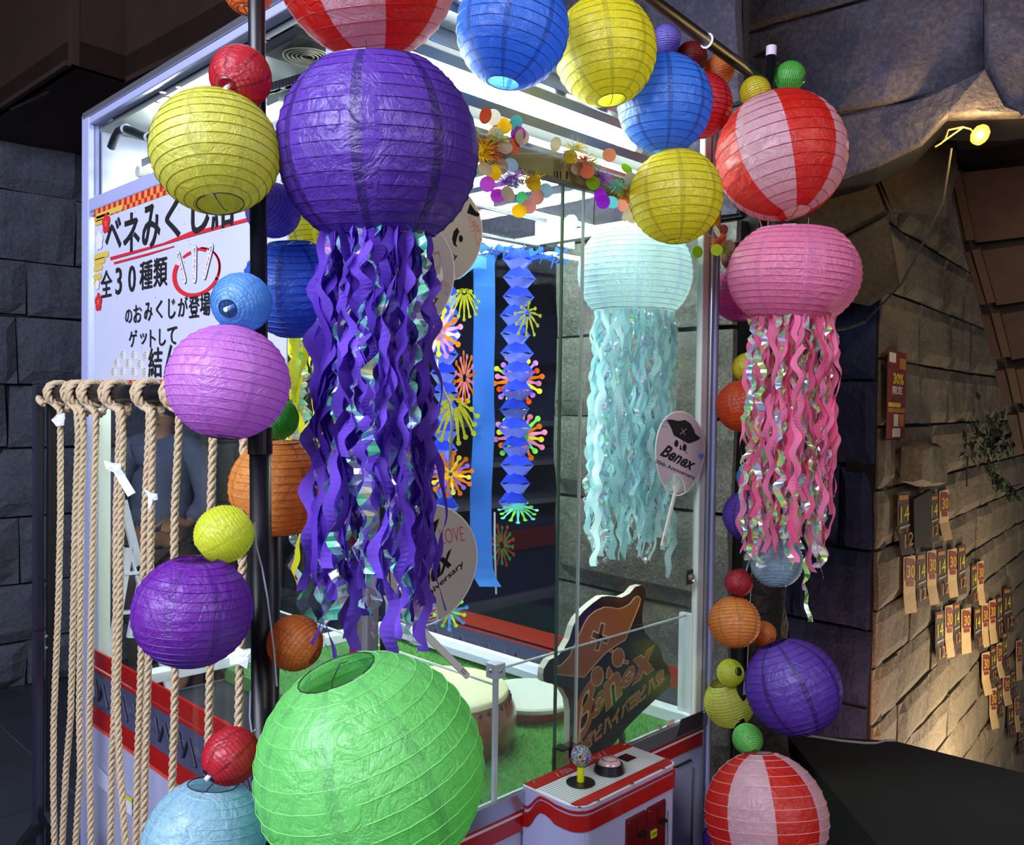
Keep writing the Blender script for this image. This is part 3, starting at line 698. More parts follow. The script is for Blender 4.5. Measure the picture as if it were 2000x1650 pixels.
wrap_band(lambda s: .756+.030*ss(s)+.010*hump(s), lambda s: .783+.031*ss(s)+.004*hump(s), 'red_wave', M_red, .0015)
wrap_band(lambda s: .790+.028*ss(s)+.003*hump(s), lambda s: .795+.028*ss(s)+.003*hump(s), 'red_line', M_red, .0015)
q = MB(); q.prism(console_outline(ZC-.004, g=.001), (0, 0, .004)); q.build('top_plate', plain('console_edge', 'd8d6de', .35), con, bevel=.001)
# striped top sheet
ms, ts_, os_ = nt('console_stripes'); p_ = N(ts_, 'ShaderNodeBsdfPrincipled', **{'Roughness': .3}); tc_ = N(ts_, 'ShaderNodeTexCoord')
sx = N(ts_, 'ShaderNodeSeparateXYZ'); L(ts_, tc_.outputs['Object'], sx.inputs[0]); mu = N(ts_, 'ShaderNodeMath', operation='MULTIPLY'); mu.inputs[1].default_value = 155
L(ts_, sx.outputs[1], mu.inputs[0]); fr_ = N(ts_, 'ShaderNodeMath', operation='FRACT'); L(ts_, mu.outputs[0], fr_.inputs[0])
gt_ = N(ts_, 'ShaderNodeMath', operation='GREATER_THAN'); gt_.inputs[1].default_value = .62; L(ts_, fr_.outputs[0], gt_.inputs[0])
mc_ = N(ts_, 'ShaderNodeMix', data_type='RGBA'); mc_.inputs[6].default_value = lin('d5d6d2'); mc_.inputs[7].default_value = lin('8f9c9c'); L(ts_, gt_.outputs[0], mc_.inputs[0])
L(ts_, mc_.outputs[2], p_.inputs['Base Color']); L(ts_, p_.outputs[0], os_.inputs[0])
MB().box((X0+.004, Y0+.026, ZC), (X1-.002, YC-.033, ZC+.0012)).build('striped_sheet', ms, con)
q = MB(); fr = [(X0+.02, Y0+.002), (X1-.012, Y0+.002), (X1-.002, Y0+.014), (X1-.002, Y0+.024), (X0+.002, Y0+.024), (X0+.004, Y0+.014)]
q.prism([(x, y, ZC) for x, y in fr], (0, 0, .002)); q.build('red_border', M_red, con)
MB().box((X0+.001, YC-.031, ZC), (X1-.002, YC-.002, ZC+.002)).build('red_border', M_red, con)
ZZ = ZC+.0025
for (a, b, ch) in (((1091, 1517), (1121, 1503), '//0'), ((1106, 1511), (1122, 1503), 'Da'), ((1150, 1490), (1178, 1477), 'rHa'), ((1175, 1478), (1190, 1471), '//')):
    A, B_ = on(2, a[0], a[1], ZZ), on(2, b[0], b[1], ZZ); up_ = Vector((0, .016, 0))
    text_on(ch, A, B_, A+up_, plain('letter_pink', 'c98a90', .5), con, name='console_lettering', bold=-.01)
MB().box((on(2, 1203, 1481, ZC).x, on(2, 1224, 1490, ZC).y, ZC), (on(2, 1223, 1473, ZC).x, on(2, 1203, 1481, ZC).y, ZC+.0018)).build('display_window', plain('display_dark_red', '3a0b0b', .15), con)
pc = on(2, 1254, 1494, ZC); MB().box((pc.x-.028, pc.y-.018, ZC), (pc.x+.028, pc.y+.018, ZC+.0017)).build('blank_panel', plain('blank_grey', 'c6c8c2', .5), con)
for x, y in ((1044, 1527), (1219, 1453), (1168, 1563), (1235, 1531), (1297, 1501), (1132, 1577)):
    p = on(2, x, y, ZC+.002); q = MB(); q.lathe(p, [(.0035, 0), (.003, .0015), (.0, .002)], 12); q.build('screw', plain('brass', 'c9a878', .25, 1), con)
# joystick
jp = on(2, 1134, 1530, ZC)
q = MB(); q.lathe(jp, [(.0, .001), (.027, .001), (.027, .0035), (.0, .005)], 28, cap=False); q.build('joystick_plate', M_black, con, smooth=False)
q = MB(); q.lathe(jp, [(.0068, .004), (.0068, .030), (.0055, .031)], 16); q.build('joystick_sleeve', plain('sleeve_yellow', 'c9cc12', .4), con)
q = MB(); q.lathe(jp, [(.003, .03), (.003, .055)], 10); q.build('joystick_shaft', M_alu, con)
mg, tg, og = nt('bubble_ball'); pg = N(tg, 'ShaderNodeBsdfPrincipled', **{'Roughness': .06, 'IOR': 1.4}); pg.inputs['Transmission Weight'].default_value = .75; pg.inputs['Base Color'].default_value = (.9, .88, .9, 1)
vg = N(tg, 'ShaderNodeTexVoronoi', **{'Scale': 260}); cg = N(tg, 'ShaderNodeTexCoord'); L(tg, cg.outputs['Object'], vg.inputs[0]); L(tg, vg.outputs['Color'], pg.inputs['Base Color']); pg.inputs['Transmission Weight'].default_value = .5; bg = N(tg, 'ShaderNodeBump', **{'Strength': 1, 'Distance': .003}); L(tg, vg.outputs[0], bg.inputs['Height']); L(tg, bg.outputs[0], pg.inputs['Normal']); L(tg, pg.outputs[0], og.inputs[0])
q = MB(); R = .0195; q.lathe(jp, [(R*math.sin(math.pi*i/14)+.0001, .052-R*math.cos(math.pi*i/14)) for i in range(15)], 24); q.build('joystick_ball', mg, con, smooth=True)
# round button
bp = on(2, 1190, 1507, ZC)
q = MB(); q.lathe(bp, [(.030, .0), (.030, .004), (.026, .017), (.0245, .0185), (.022, .016)], 32, cap=False); q.build('button_collar', M_black, con, smooth=False)
q = MB(); q.lathe(bp, [(.0225, .015), (.0225, .018), (.018, .024), (.010, .027), (.0, .028)], 28, cap=False); q.build('button_dome', plain('button_pink', 'c9a5a8', .08, coat=1), con, smooth=True)
q = MB(); q.tube([bp+Vector((.015*math.cos(a), .015*math.sin(a), .0262-.001)) for a in [i*math.pi/10 for i in range(20)]], .0009, 5, closed=True); q.build('button_ring', plain('button_red', '7a2a35', .3), con)
# front face of the console: two dark red coin doors with black latches
M_door = plain('door_red', '5c0f14', .3, coat=.3)
for (x0, x1, y0, y1, kx, ky) in ((1222, 1259, 1590, 1720, 1254, 1627), (1263, 1297, 1568, 1700, 1294, 1603)):
    a = on(1, x0, y0+12, Y0-.001); b = on(1, x1, 1700, Y0-.001); zt = on(1, (x0+x1)/2, y0, Y0).z
    d_ = MB().box((a.x, Y0-.004, zt-.16), (b.x, Y0+.002, zt)).build('coin_door', M_door, con, bevel=.003)
    kp = on(1, kx, ky, Y0-.006); MB().box(kp-Vector((.009, .006, .003)), kp+Vector((.009, .004, .003))).build('latch', M_black, con, bevel=.001)
    MB().box(((a.x+b.x)/2-.001, Y0-.0045, zt-.16), ((a.x+b.x)/2+.001, Y0-.003, zt-.01)).build('door_groove', plain('groove', '3a080c', .4), con)
    sp_ = Vector((a.x+.006, Y0-.004, zt-.008)); q = MB(); q.lathe(sp_, [(.002, 0), (.0015, .001)], 10, (0, -1, 0)); q.build('screw', plain('brass', 'c9a878', .25, 1), con)
lp = on(1, 1277, 1628, Y0-.005); o = MB().box(lp-Vector((.009, .001, .007)), lp+Vector((.009, .001, .007))).build('door_label', plain('label_lime', 'b4c42a', .5), con)
text_on('¥300', lp+Vector((-.007, -.0013, -.003)), lp+Vector((.007, -.0013, -.003)), lp+Vector((-.007, -.0013, .004)), M_black, con)
MB().box((X1-.03, Y0-.002, .05), (X1-.028, Y0+.002, .745)).build('panel_seam', plain('seam', '6d6f82', .5), con)
MB().box((X0+.07, Y0-.001, .05), (X0+.071, Y0+.002, .74)).build('panel_seam', plain('seam', '6d6f82', .5), con)
# ---- gantry: rods and white motor box near the ceiling
M_rod = plain('rod_steel', 'b7bdc4', .2, .8)
gb = on(1, 1092, 465, 1.62)
gy = 1.62
MB().box((gb.x-.045, gy-.02, gb.z-.03), (gb.x+.045, gy+.05, gb.z+.045)).build('motor_box', M_white2, cm, bevel=.004)
for px in ((950, 405), (945, 460), (945, 484)):
    z_ = on(1, px[0], px[1], gy+.01).z; q = MB(); q.tube([(XC+.05, gy+.01, z_), (gb.x+.03, gy+.01, z_)], .006, 10); q.build('gantry_rod', M_rod, cm, smooth=True)
q = MB(); q.lathe((gb.x+.04, gy-.01, gb.z+.048), [(.012, -.006), (.02, -.006), (.02, .006), (.012, .006)], 20, (0, 1, 0)); q.build('pulley', M_white2, cm)
for z_ in (gb.z-.02, gb.z+.01): q = MB(); q.tube([(gb.x+.04, gy+.01, z_), (XR-.03, gy+.01, z_)], .005, 8); q.build('gantry_rod', M_rod, cm, smooth=True)
for x_ in (1.0, 1.2): MB().box((x_, YC+.1, gb.z-.02), (x_+.03, YB-.1, gb.z)).build('cross_beam', M_white2, cm)
MB().box((XR-.06, YC+.05, gb.z-.025), (XR-.03, YB-.06, gb.z+.0)).build('cross_beam', M_white2, cm)
# claw arm: bent chrome tube
q = MB(); q.tube([at(x, y, 1.86) for x, y in ((852, 700), (856, 735), (868, 765), (880, 788), (884, 815), (881, 860), (878, 915))], .0035, 10); q.build('claw_arm', M_rod, cm, smooth=True)
# acrylic prize guard
gd = thing('acrylic_guard', on(2, 966, 1560, .80), 'clear acrylic fence with white corner post and cube joint at the front of the turf', 'guard')
p0 = on(2, 965, 1566, .802); zj = at(968, 1306, (p0-CAMP).dot(CF)).z
MB().box(p0+Vector((-.004, -.004, -.002)), (p0.x+.004, p0.y+.004, zj-.012)).build('post', plain('post_white', 'cfcfe0', .4), gd)
MB().box((p0.x-.013, p0.y-.013, zj-.014), (p0.x+.013, p0.y+.013, zj+.014)).build('cube_joint', plain('post_white', 'cfcfe0', .4), gd, bevel=.0015)
for d_ in ((-.0135, 0), (0, -.0135)):
    c_ = Vector((p0.x+d_[0], p0.y+d_[1], zj)); q = MB(); q.lathe(c_, [(.004, 0), (.003, .0015)], 12, (d_[0], d_[1], 0)); q.build('screw', M_alu, gd)
G_ac = glass('acrylic', 'FAFDFC', 1.35, haze=.02)
MB().box((p0.x+.006, p0.y-.002, .802), (XR-.055, p0.y+.001, zj)).build('acrylic_sheet', G_ac, gd)
MB().box((p0.x+.006, p0.y-.003, zj-.001), (XR-.05, p0.y+.002, zj+.002)).build('sheet_edge', plain('edge_clear', 'cfd6d4', .2), gd)
MB().box((p0.x-.001, p0.y+.006, .802), (p0.x+.002, YB-.1, zj-.03)).build('acrylic_sheet', G_ac, gd)
MB().box((p0.x-.002, p0.y+.006, zj-.03), (p0.x+.003, YB-.1, zj-.027)).build('sheet_edge', plain('edge_clear', 'cfd6d4', .2), gd)
# low white ledge along the right of the field
MB().box((XR-.10, YC+.30, .80), (XR-.052, YB-.06, .822)).build('ledge', plain('ledge_white', 'c4c8de', .4), cm, bevel=.002)
MB().box((XR-.035, YC+.02, .80), (XR-.02, YC+.06, zj)).build('guard_bracket', M_white2, cm)
# ------------------------------------------------------------------ paper lanterns
def axis_from(px, py, dx, dy, s):
    r = ray(px, py).normalized(); rx = r.cross(CU); rx = CR - r*CR.dot(r); rx.normalize(); uy = rx.cross(r).normalized()
    k = max(0.0, 1-dx*dx-dy*dy); 
    return (rx*dx - uy*dy - r*(s*math.sqrt(k))).normalized()      # points to the lower opening
LANT_N = 0
def lantern(px, py, r_px, depth, down, colname, label, hole=.30, rings=None, obl=1.0, group=None, mat=None, wire='dark', stick=False, seg=None, phase=0.0, crinkle=1.0, wirecol=None):
    """paper shade over a spiral wire; (dx,dy,s) gives where the lower opening points in the view"""
    global LANT_N; LANT_N += 1
    rnd = random.Random(LANT_N*13)
    C0 = at(px, py, depth); R = r_px*depth/FPX; dn = axis_from(px, py, *down)
    x = dn.cross(CR).normalized() if abs(dn.dot(CR)) < .9 else dn.cross(CU).normalized(); y = dn.cross(x).normalized()
    big = r_px > 75
    rings = rings or (15 if big else 17); seg = seg or (64 if r_px > 150 else 48 if big else 32)
    th0 = math.asin(hole); rows = rings*3
    T = thing('paper_lantern', C0, label, 'paper lantern', group)
    mb = MB(); uvs = []
    off = Vector((LANT_N*3.7, 0, 0))
    for j in range(rows+1):
        v = j/rows
        for i in range(seg+1):
            u = i/seg; a = 2*math.pi*u+phase
            th = th0+(math.pi-2*th0)*v
            f = (v*rings+u) % 1.0            # spiral wire phase
            sc = 1-.016*(4*f*(1-f))*(.8 if big else 1.3)*crinkle
            g = abs(math.sin(4*a))           # slight flats between gores
            sc *= 1+.006*(1-g)
            nn = noise.noise(Vector((math.cos(a)*2.2, math.sin(a)*2.2, v*9))+off)
            sc += .008*crinkle*nn*(4*f*(1-f))+.006*noise.noise(Vector((math.cos(a)*9, math.sin(a)*9, v*34))+off)*crinkle*(4*f*(1-f))
            rr = R*math.sin(th)*sc; h = -R*math.cos(th)*obl
            mb.v.append(tuple(C0+dn*h+(x*math.cos(a)+y*math.sin(a))*rr)); uvs.append((u, v))
    for j in range(rows):
        for i in range(seg):
            k = j*(seg+1)+i; mb._f([k, k+1, k+seg+2, k+seg+1])
    me = mb.mesh('shade', mat, True)
    ul = me.uv_layers.new(name='UVMap')
    for lp in me.loops: ul.data[lp.index].uv = uvs[lp.vertex_index]
    link('shade', me, T)
    # spiral wire
    q = MB(); pts = []; n = rings*(28 if big else 20)
    for k in range(n+1):
        v = k/n; ang = v*rings; u = ang % 1.0; a = -2*math.pi*u+phase
        th = th0+(math.pi-2*th0)*v
        rr = R*math.sin(th)*1.002+.0003; h = -R*math.cos(th)*obl
        pts.append(C0+dn*h+(x*math.cos(a)+y*math.sin(a))*rr)
    q.tube(pts, max(.00042, .55*depth/FPX) if big else .45*depth/FPX, 4, cap=False)
    q.build('spiral_wire', wirecol or plain('wire_'+colname, WIRE[colname], .5), T)
    # bent-wire expander frame at the openings
    q = MB()
    for s in (-1, 1):
        h = R*math.cos(th0)*obl*s; rr = R*hole*1.0
        q.tube([C0+dn*h+(x*math.cos(a)+y*math.sin(a))*rr for a in [i*math.pi/10 for i in range(20)]], .0008, 5, closed=True)
        q.tube([C0+dn*(h*.93)+x*rr*1.0, C0+dn*(h*1.0)+x*rr*.5, C0+dn*(h*1.0)-x*rr*.5, C0+dn*(h*.93)-x*rr], .0007, 5)
    q.tube([C0-dn*R*obl*.93+x*R*hole*.9, C0+dn*R*obl*.93+x*R*hole*.9], .0007, 5)
    q.build('wire_frame', plain('frame_wire', '55555c', .3, .8), T)
    if stick:
        q = MB(); q.tube([C0+dn*R*.25, C0+dn*R*1.12], .0028, 8); q.build('light_stick', plain('stick_white', 'e6e2f2', .4), T)
    return T, C0, R, dn
WIRE = dict(red='901c1c', yellow='8a8410', lime='c3cc40', violet='2a1a70', purple='2c1878', blue='0d2a7c', sky='2f6ec0', pink='a858b0', hot='b03070', green='7ad060', orange='a85c28', cyan='9fd8e0', pale='7fb8d8', white='d8a0a0', dred='3a0808', grn='2a7a20')
P_red = paper('paper_red', 'e02a40'); P_yg = paper('paper_yellow_green', 'f2f26a', seam=.88); P_y = paper('paper_yellow', 'fff23a', trans=.6, seam=.75)
P_pur = paper('paper_purple', '6c40bc', trans=.45, seam=.45); P_vio = paper('paper_violet', '9038c4', seam=.7); P_blue = paper('paper_blue', '549cf8', trans=.6, seam=.55)
P_blue2 = paper('paper_royal', '4a84f8', seam=.55); P_sky = paper('paper_sky', '74bcf8', seam=.85); P_lil = paper('paper_lilac', 'e898f0', seam=.85)
P_grn = paper('paper_green', '90f488', seam=.85); P_or = paper('paper_orange', 'ffac50', seam=.78); P_or2 = paper('paper_deep_orange', 'ff9440', seam=.78)
P_lime = paper('paper_lime', 'f0fa40', seam=.85); P_pale = paper('paper_pale_blue', 'b4e0f0', seam=.85); P_cy = paper('paper_cyan', 'dcfcfe', trans=.55, seam=.9)
P_pink = paper('paper_pink', 'fa90bc', trans=.45, seam=.88); P_rw = paper('paper_red_white', 'e82c1c', 'f0c8d4', 8, seamw=.0); P_mag = paper('paper_magenta', 'd02c9c', seam=.8)
P_vs = paper('paper_violet_small', 'a898ff', seam=.8); P_gs = paper('paper_green_small', '74d860', seam=.8); P_dr = paper('paper_dark_red', 'a01212', seam=.8)
wl = plain('wire_light', '8ce078', .5); 
LN = [
 # px,py,r, depth, down, colour, mat, label, extras
 (484,-22,49,1.18,(-.2,.8,1),'orange',P_or2,'orange lantern cut off by the top edge, behind the left black pole',{}),
 (470,150,59,1.06,(-.46,.32,1),'red',P_red,'small red lantern tilted with a white light stick, above the big yellow-green one',dict(stick=True,rings=15)),
 (421,297,123,1.06,(0,.86,1),'yellow',P_yg,'large yellow-green lantern in front of the banner, its opening facing down',dict(obl=.97,hole=.36)),
 (534,411,53,1.2,(-.55,-.45,1),'violet',P_vs,'small violet lantern between the left pole and the big purple lantern',{}),
 (573,564,97,1.22,(.03,.985,-1),'purple',P_blue2,'royal blue lantern behind the left pole, beside the purple ribbons',dict(hole=.42)),
 (472,591,58,1.05,(-.46,.2,1),'sky',P_sky,'small light blue lantern with a white light stick, above the lilac lantern',dict(stick=True)),
 (446,747,118,1.04,(-.13,.98,1),'pink',P_lil,'lilac pink lantern covering the end of the rope rail',dict(obl=.95)),
 (543,818,40,1.2,(-.65,.7,1),'grn',P_gs,'small green lantern peeking out behind the lilac one',{}),
 (549,951,100,1.24,(.05,.985,-1),'orange',P_or,'large orange lantern behind the left pole',dict(hole=.42,obl=.97)),
 (438,1043,57,1.05,(-.8,.6,1),'lime',P_lime,'small lime yellow lantern resting on the violet lantern',dict(rings=20)),
 (377,1193,114,1.02,(.03,.97,-1),'purple',P_vio,'violet lantern hanging in front of the jute ropes',dict(obl=.95,hole=.36)),
 (576,1255,54,1.12,(.78,.5,1),'orange',P_or2,'small dark orange lantern just above the big green lantern',dict(rings=16)),
 (451,1476,55,1.0,(-.68,.7,1),'red',P_red,'small red lantern on top of the pale blue lantern',dict(stick=True)),
 (400,1642,117,.98,(.0,.93,-1),'pale',P_pale,'pale blue lantern cut off by the bottom edge',dict(hole=.40)),
 (724,1500,222,.98,(.36,.82,-1),'green',P_grn,'very large green lantern leaning in front of the machine corner',dict(hole=.34,rings=15)),
 (716,-76,181,1.14,(.08,.975,1),'red',P_rw,'red and white striped lantern at the top, above the big purple one',dict(hole=.29)),
 (1001,57,110,1.46,(-.16,.88,1),'blue',P_blue,'blue lantern at the top left of the row over the glass',dict(hole=.28,obl=1.03)),
 (1182,100,100,1.60,(.16,.87,1),'yellow',P_y,'yellow lantern at the top edge of the picture between two blue ones',dict(hole=.28,obl=1.05)),
 (1298,203,92,1.70,(.07,.95,1),'blue',P_blue,'blue lantern above the lower yellow one, over the tube light end',dict(hole=.26,obl=1.03)),
 (1320,384,91,1.72,(.1,.96,1),'yellow',P_y,'yellow lantern hanging in front of the pale cyan lantern in the glass',dict(hole=.26)),
 (1300,78,29,1.86,(.1,.93,1),'violet',P_vs,'small violet lantern under the black top bar',{}),
 (1350,113,31,1.92,(.1,.9,1),'dred',P_dr,'small dark red lantern under the black top bar',{}),
 (1405,137,29,1.96,(.3,.9,1),'orange',P_or2,'small orange lantern at the right end of the black top bar',{}),
 (1368,206,62,1.9,(.0,.98,1),'dred',P_red,'red lantern half hidden behind the blue one near the top bar',{}),
 (1475,180,30,1.90,(.4,.85,1),'yellow',P_y,'small yellow lantern on the right pole, above the striped lantern',{}),
 (1543,149,29,2.02,(.95,.1,1),'grn',P_gs,'small green lantern right of the white-capped pole top',{}),
 (1525,305,125,1.84,(.28,.86,1),'red',P_rw,'red and white striped lantern hanging above the pink one',dict(hole=.25)),
 (1549,537,127,1.86,(-.02,.99,1),'hot',P_pink,'',{}),
 (1437,502,28,2.1,(0,.95,1),'dred',P_dr,'sliver of a red lantern left of the pink lantern',{}),
 (1443,576,52,2.12,(0,.99,1),'pink',P_mag,'magenta lantern half hidden behind the pink one',{}),
 (1460,718,29,2.02,(-.1,.7,1),'yellow',P_y,'small yellow lantern above the red-orange one, beside the pink ribbons',{}),
 (1450,793,51,2.0,(.1,.985,1),'orange',paper('paper_red_orange', 'f0500c', seam=.8),'bright red-orange lantern left of the pink ribbons',{}),
 (1462,932,24,2.02,(.0,.9,1),'sky',P_sky,'small blue lantern just above the purple one by the pink ribbons',{}),
 (1461,1007,49,2.0,(.05,.98,-1),'purple',P_pur,'purple lantern left of the pink ribbon ends',{}),
 (1516,1096,51,1.95,(0,.98,1),'pale',paper('paper_white_blue', 'b8d4e4', seam=.9),'whitish blue lantern behind the ends of the pink ribbons',{}),
 (1443,1138,27,1.92,(-.3,.9,1),'dred',P_red,'small red lantern on top of the lower right orange lantern',{}),
 (1434,1215,50,1.93,(.05,.98,1),'orange',P_or,'orange lantern on the right pole below the small red one',dict(rings=18)),
 (1491,1237,24,2.0,(.6,.6,1),'orange',P_or2,'tiny orange lantern behind the orange one on the right pole',{}),
 (1427,1314,26,1.98,(.6,-.1,1),'lime',P_lime,'tiny yellow lantern lying on the open yellow-green lantern',{}),
 (1424,1372,48,2.02,(.25,.9,-1),'lime',P_yg,'yellow-green lantern with a wide open top beside the right pole',dict(hole=.5)),
 (1549,1341,92,1.86,(.33,.92,-1),'purple',P_pur,'deep purple lantern right of the pole above the black counter',{}),
 (1460,1443,29,1.9,(.3,.86,1),'green',P_gs,'small green lantern at the foot of the right pole',{}),
 (1496,1592,118,1.72,(.0,.985,-1),'white',P_rw,'red and white striped lantern standing at the bottom right of the machine',dict(hole=.25)),
 (1402,1640,30,1.95,(0,.95,1),'purple',P_vio,'violet lantern peeking out between the console and the striped lantern',{}),
]
M_film = [film('film_green', ['a0ffd8', '70f0b0', 'c8f8ff', '9f90f0', 'f0f0a0', '60e8e0'], .38), film('film_violet', ['c8b0ff', 'f8c0f8', 'a0f0ff', 'b0ffd0', 'ffffff'], .42)]
def ribbon_mesh(name, mat, L_, w, amp, wl_, seed, twist=1.2, step=.007, crimp=0):
    rnd = random.Random(seed); mb = MB(); n = int(L_/step); ph = rnd.uniform(0, 6.28); ph2 = rnd.uniform(0, 6.28); base = rnd.uniform(0, 6.28)
    P = []
    for i in range(n+1):
        s = i*step; k = min(1, s/.04)
        dir_ = base+twist*math.sin(s*2*math.pi/.23+ph2)*k+.35*twist*math.sin(s*2*math.pi/.083+ph)*k
        tx = Vector((math.cos(dir_), math.sin(dir_), 0)); ty = Vector((-math.sin(dir_), math.cos(dir_), 0))
        c = Vector((0, 0, -s)) + tx*(amp*math.sin(s*2*math.pi/wl_+ph)*k) + ty*(.008*math.sin(s*2*math.pi/.15+ph2)*k) + Vector((math.cos(ph2), math.sin(ph2), 0))*(.012*math.sin(s*5+ph)*k)
        if crimp: c += ty*(crimp*(1 if i % 2 else -1))
        ww = w*(.85+.3*noise.noise(Vector((s*30, seed, 0))))*.5
        P += [c-tx*ww, c+tx*ww]
    mb.add(P, [(2*i, 2*i+1, 2*i+3, 2*i+2) for i in range(n)])
    return mb.mesh(name, mat, False)
def jelly(T, C0, R, dn, hole, rib_mats, lens, nrib, nfilm, seed, w=.013, films=None, spread=1.0, filmlen=None, obl=1.0):
    rnd = random.Random(seed); down = Vector((0, 0, -1))
    bot = C0+Vector((0, 0, -R*obl*math.sqrt(1-hole*hole)+.004))
    ms_ = [ribbon_mesh('streamer', rib_mats[k % len(rib_mats)], rnd.uniform(*lens), w*rnd.uniform(.85, 1.15), w*rnd.uniform(.22, .42), rnd.uniform(.05, .09), seed*10+k, twist=rnd.uniform(.3, 1.0)) for k in range(9)]
    fl = filmlen or lens
    fm = [ribbon_mesh('film_strip', (films or M_film)[k % len(films or M_film)], rnd.uniform(fl[0]*.9, fl[1]*1.03), w*rnd.uniform(.7, 1.1), w*.4, rnd.uniform(.04, .07), seed*10+50+k, twist=1.8, step=.007, crimp=.0012) for k in range(6)]
    for k in range(nrib):
        a = 2*math.pi*(k+rnd.random()*.5)/nrib; r = R*hole*spread*rnd.choice((1.0, 1.0, 1.0, .8, .55))
        lat = math.cos(a)*r*CR.x+math.sin(a)*r*CR.y
        o = link('streamer', ms_[k % 9], T, loc=bot+Vector((math.cos(a)*r, math.sin(a)*r, 0)), rot=(rnd.uniform(-.03, .03), rnd.uniform(-.03, .03), a+rnd.uniform(-.5, .5)))
        o.scale.z = rnd.uniform(.88, 1.06)*(.66 if seed == 1 and abs(lat+.006) < .017 else 1)
    for k in range(nfilm):
        a = 2*math.pi*(k+rnd.random()*.8)/nfilm; r = R*hole*spread*rnd.uniform(.6, 1.08)
        link('film_strip', fm[k % 6], T, loc=bot+Vector((math.cos(a)*r, math.sin(a)*r, 0)), rot=(rnd.uniform(-.03, .03), rnd.uniform(-.03, .03), rnd.uniform(0, 6.28)))
for (px, py, r, d, dn, cn, mt_, lab, ex) in LN:
    if cn == 'hot':
        ex = dict(obl=.83, hole=.60)
        T, C0, R, v = lantern(px, py, r, d, dn, cn, 'round pink lantern with pink and iridescent ribbon tentacles, at the right of the machine', mat=mt_, **ex)
        jelly(T, C0, R, v, .56, [ribbon('rib_pink', 'fa88b4'), ribbon('rib_rose', 'f46a98')], (.40, .52), 44, 36, 3, w=.0165, obl=.83, films=[film('film_pink', ['88ffb8', 'e8ff80', 'ffd0f0', 'a0c8ff', 'ffffff', '70f8b0', 'd0ff90'], .22)], spread=1.05)
        for k_, (sx_, sz_) in enumerate(((.055, 1.25), (.03, 1.12), (-.06, 1.02))):
            o = link('film_strip', ribbon_mesh('film_strip', MATS[('film', 'film_pink')], .52, .012, .004, .05, 900+k_, twist=1.6), T, loc=C0+CR*sx_+Vector((0, 0, -R*.66))); o.scale.z = sz_
        continue
    extra = dict(ex)
    if cn == 'green': extra['wirecol'] = wl
    if mt_ is P_rw: extra['phase'] = .5 if px == 716 else (.2+math.pi/4 if px == 1525 else .9)
    lantern(px, py, r, d, dn, cn, lab, mat=mt_, **extra)
# the three jellyfish lanterns
T, C0, R, v = lantern(739, 296, 196, 1.12, (.0, .985, 1), 'purple', 'largest deep purple lantern, centre top, with purple ribbon tentacles', mat=P_pur, hole=.55, obl=.99, rings=15)
jelly(T, C0, R, v, .50, [ribbon('rib_purple', '7450cc'), ribbon('rib_indigo', '5a38ac')], (.42, .545), 64, 16, 1, w=.018, obl=.99)
T, C0, R, v = lantern(1240, 533, 112, 2.05, (.0, .99, 1), 'cyan', 'pale cyan lantern with cyan ribbon tentacles hanging inside the lit cabinet', mat=P_cy, hole=.72, obl=.95)
jelly(T, C0, R, v, .66, [ribbon('rib_cyan', 'c4f6fa', .55), ribbon('rib_pale', 'dcfcff', .55)], (.44, .58), 64, 30, 2, w=.0165, obl=.95, films=[film('film_pastel', ['a0f8d0', 'd0c0ff', 'ffd8f0', 'c0ffff', 'e8ffb0'], .45)])
T, C0, R, v = lantern(652, 425, 94, 1.72, (.0, .99, 1), 'yellow', 'yellow lantern with yellow ribbons inside the cabinet, mostly hidden by the purple one', mat=paper('paper_bright_yellow', 'fff020', trans=.6), hole=.72)
jelly(T, C0, R, v, .9, [ribbon('rib_yellow', 'fff63a', .5)], (.50, .66), 22, 20, 4, w=.022, films=[M_film[1]])

# ------------------------------------------------------------------ arch of black pipes
M_pipe = plain('pipe_black', '08080e', .42, coat=.05)
YA = 1.02
PL0, PLt = on(1, 513, 1650, YA), on(1, 501, 10, YA)
pr_ = on(1, 1478, 795, YA); 
arch = thing('pipe_arch', (pr_.x, YA, 0), 'black pipe arch on two poles carrying the string of lanterns', 'pipe frame')
dirL = (PLt-PL0).normalized(); bot = PL0-dirL*(PL0.z/dirL.z); top = PL0+dirL*((2.42-PL0.z)/dirL.z)
cz = on(1, 508, 868, YA)
q = MB(); q.tube([bot, cz], .0135, 20); q.build('pole', M_pipe, arch, smooth=True)
q = MB(); q.tube([cz, top], .0106, 20); q.build('pole', M_pipe, arch, smooth=True)
q = MB(); q.tube([cz-dirL*.012, cz+dirL*.022], .0155, 20); q.build('pole_coupling', M_pipe, arch, smooth=False)
A0, A1 = on(1, 1506, 108, YA), on(1, 1442, 1478, YA); dirR = (A1-A0).normalized(); floorp = A0+dirR*(A0.z/-dirR.z)
q = MB(); q.tube([A0, floorp], .0110, 18); q.build('pole', M_pipe, arch, smooth=True)
q = MB(); q.tube([A0-dirR*.020, A0+dirR*.002], .0118, 18); q.build('pole_cap', plain('cap_white', 'c9bcd0', .5), arch, smooth=False)
s0 = on(1, 1450, 1315, YA); q = MB(); q.tube([s0, s0+dirR*.045], .0116, 18); q.build('pole_sleeve', plain('sleeve_grey', '8a86a8', .5), arch, smooth=False)
B1, B0 = on(1, 1490, 160, YA), on(1, 1275, 2, YA); dB = (B0-B1).normalized(); bL = B1+dB*((bot.x-B1.x)/dB.x)
q = MB(); q.tube([B1, bL], .0125, 18); q.build('top_bar', M_pipe, arch, smooth=True)
tb_ = B1.lerp(B0, .55)
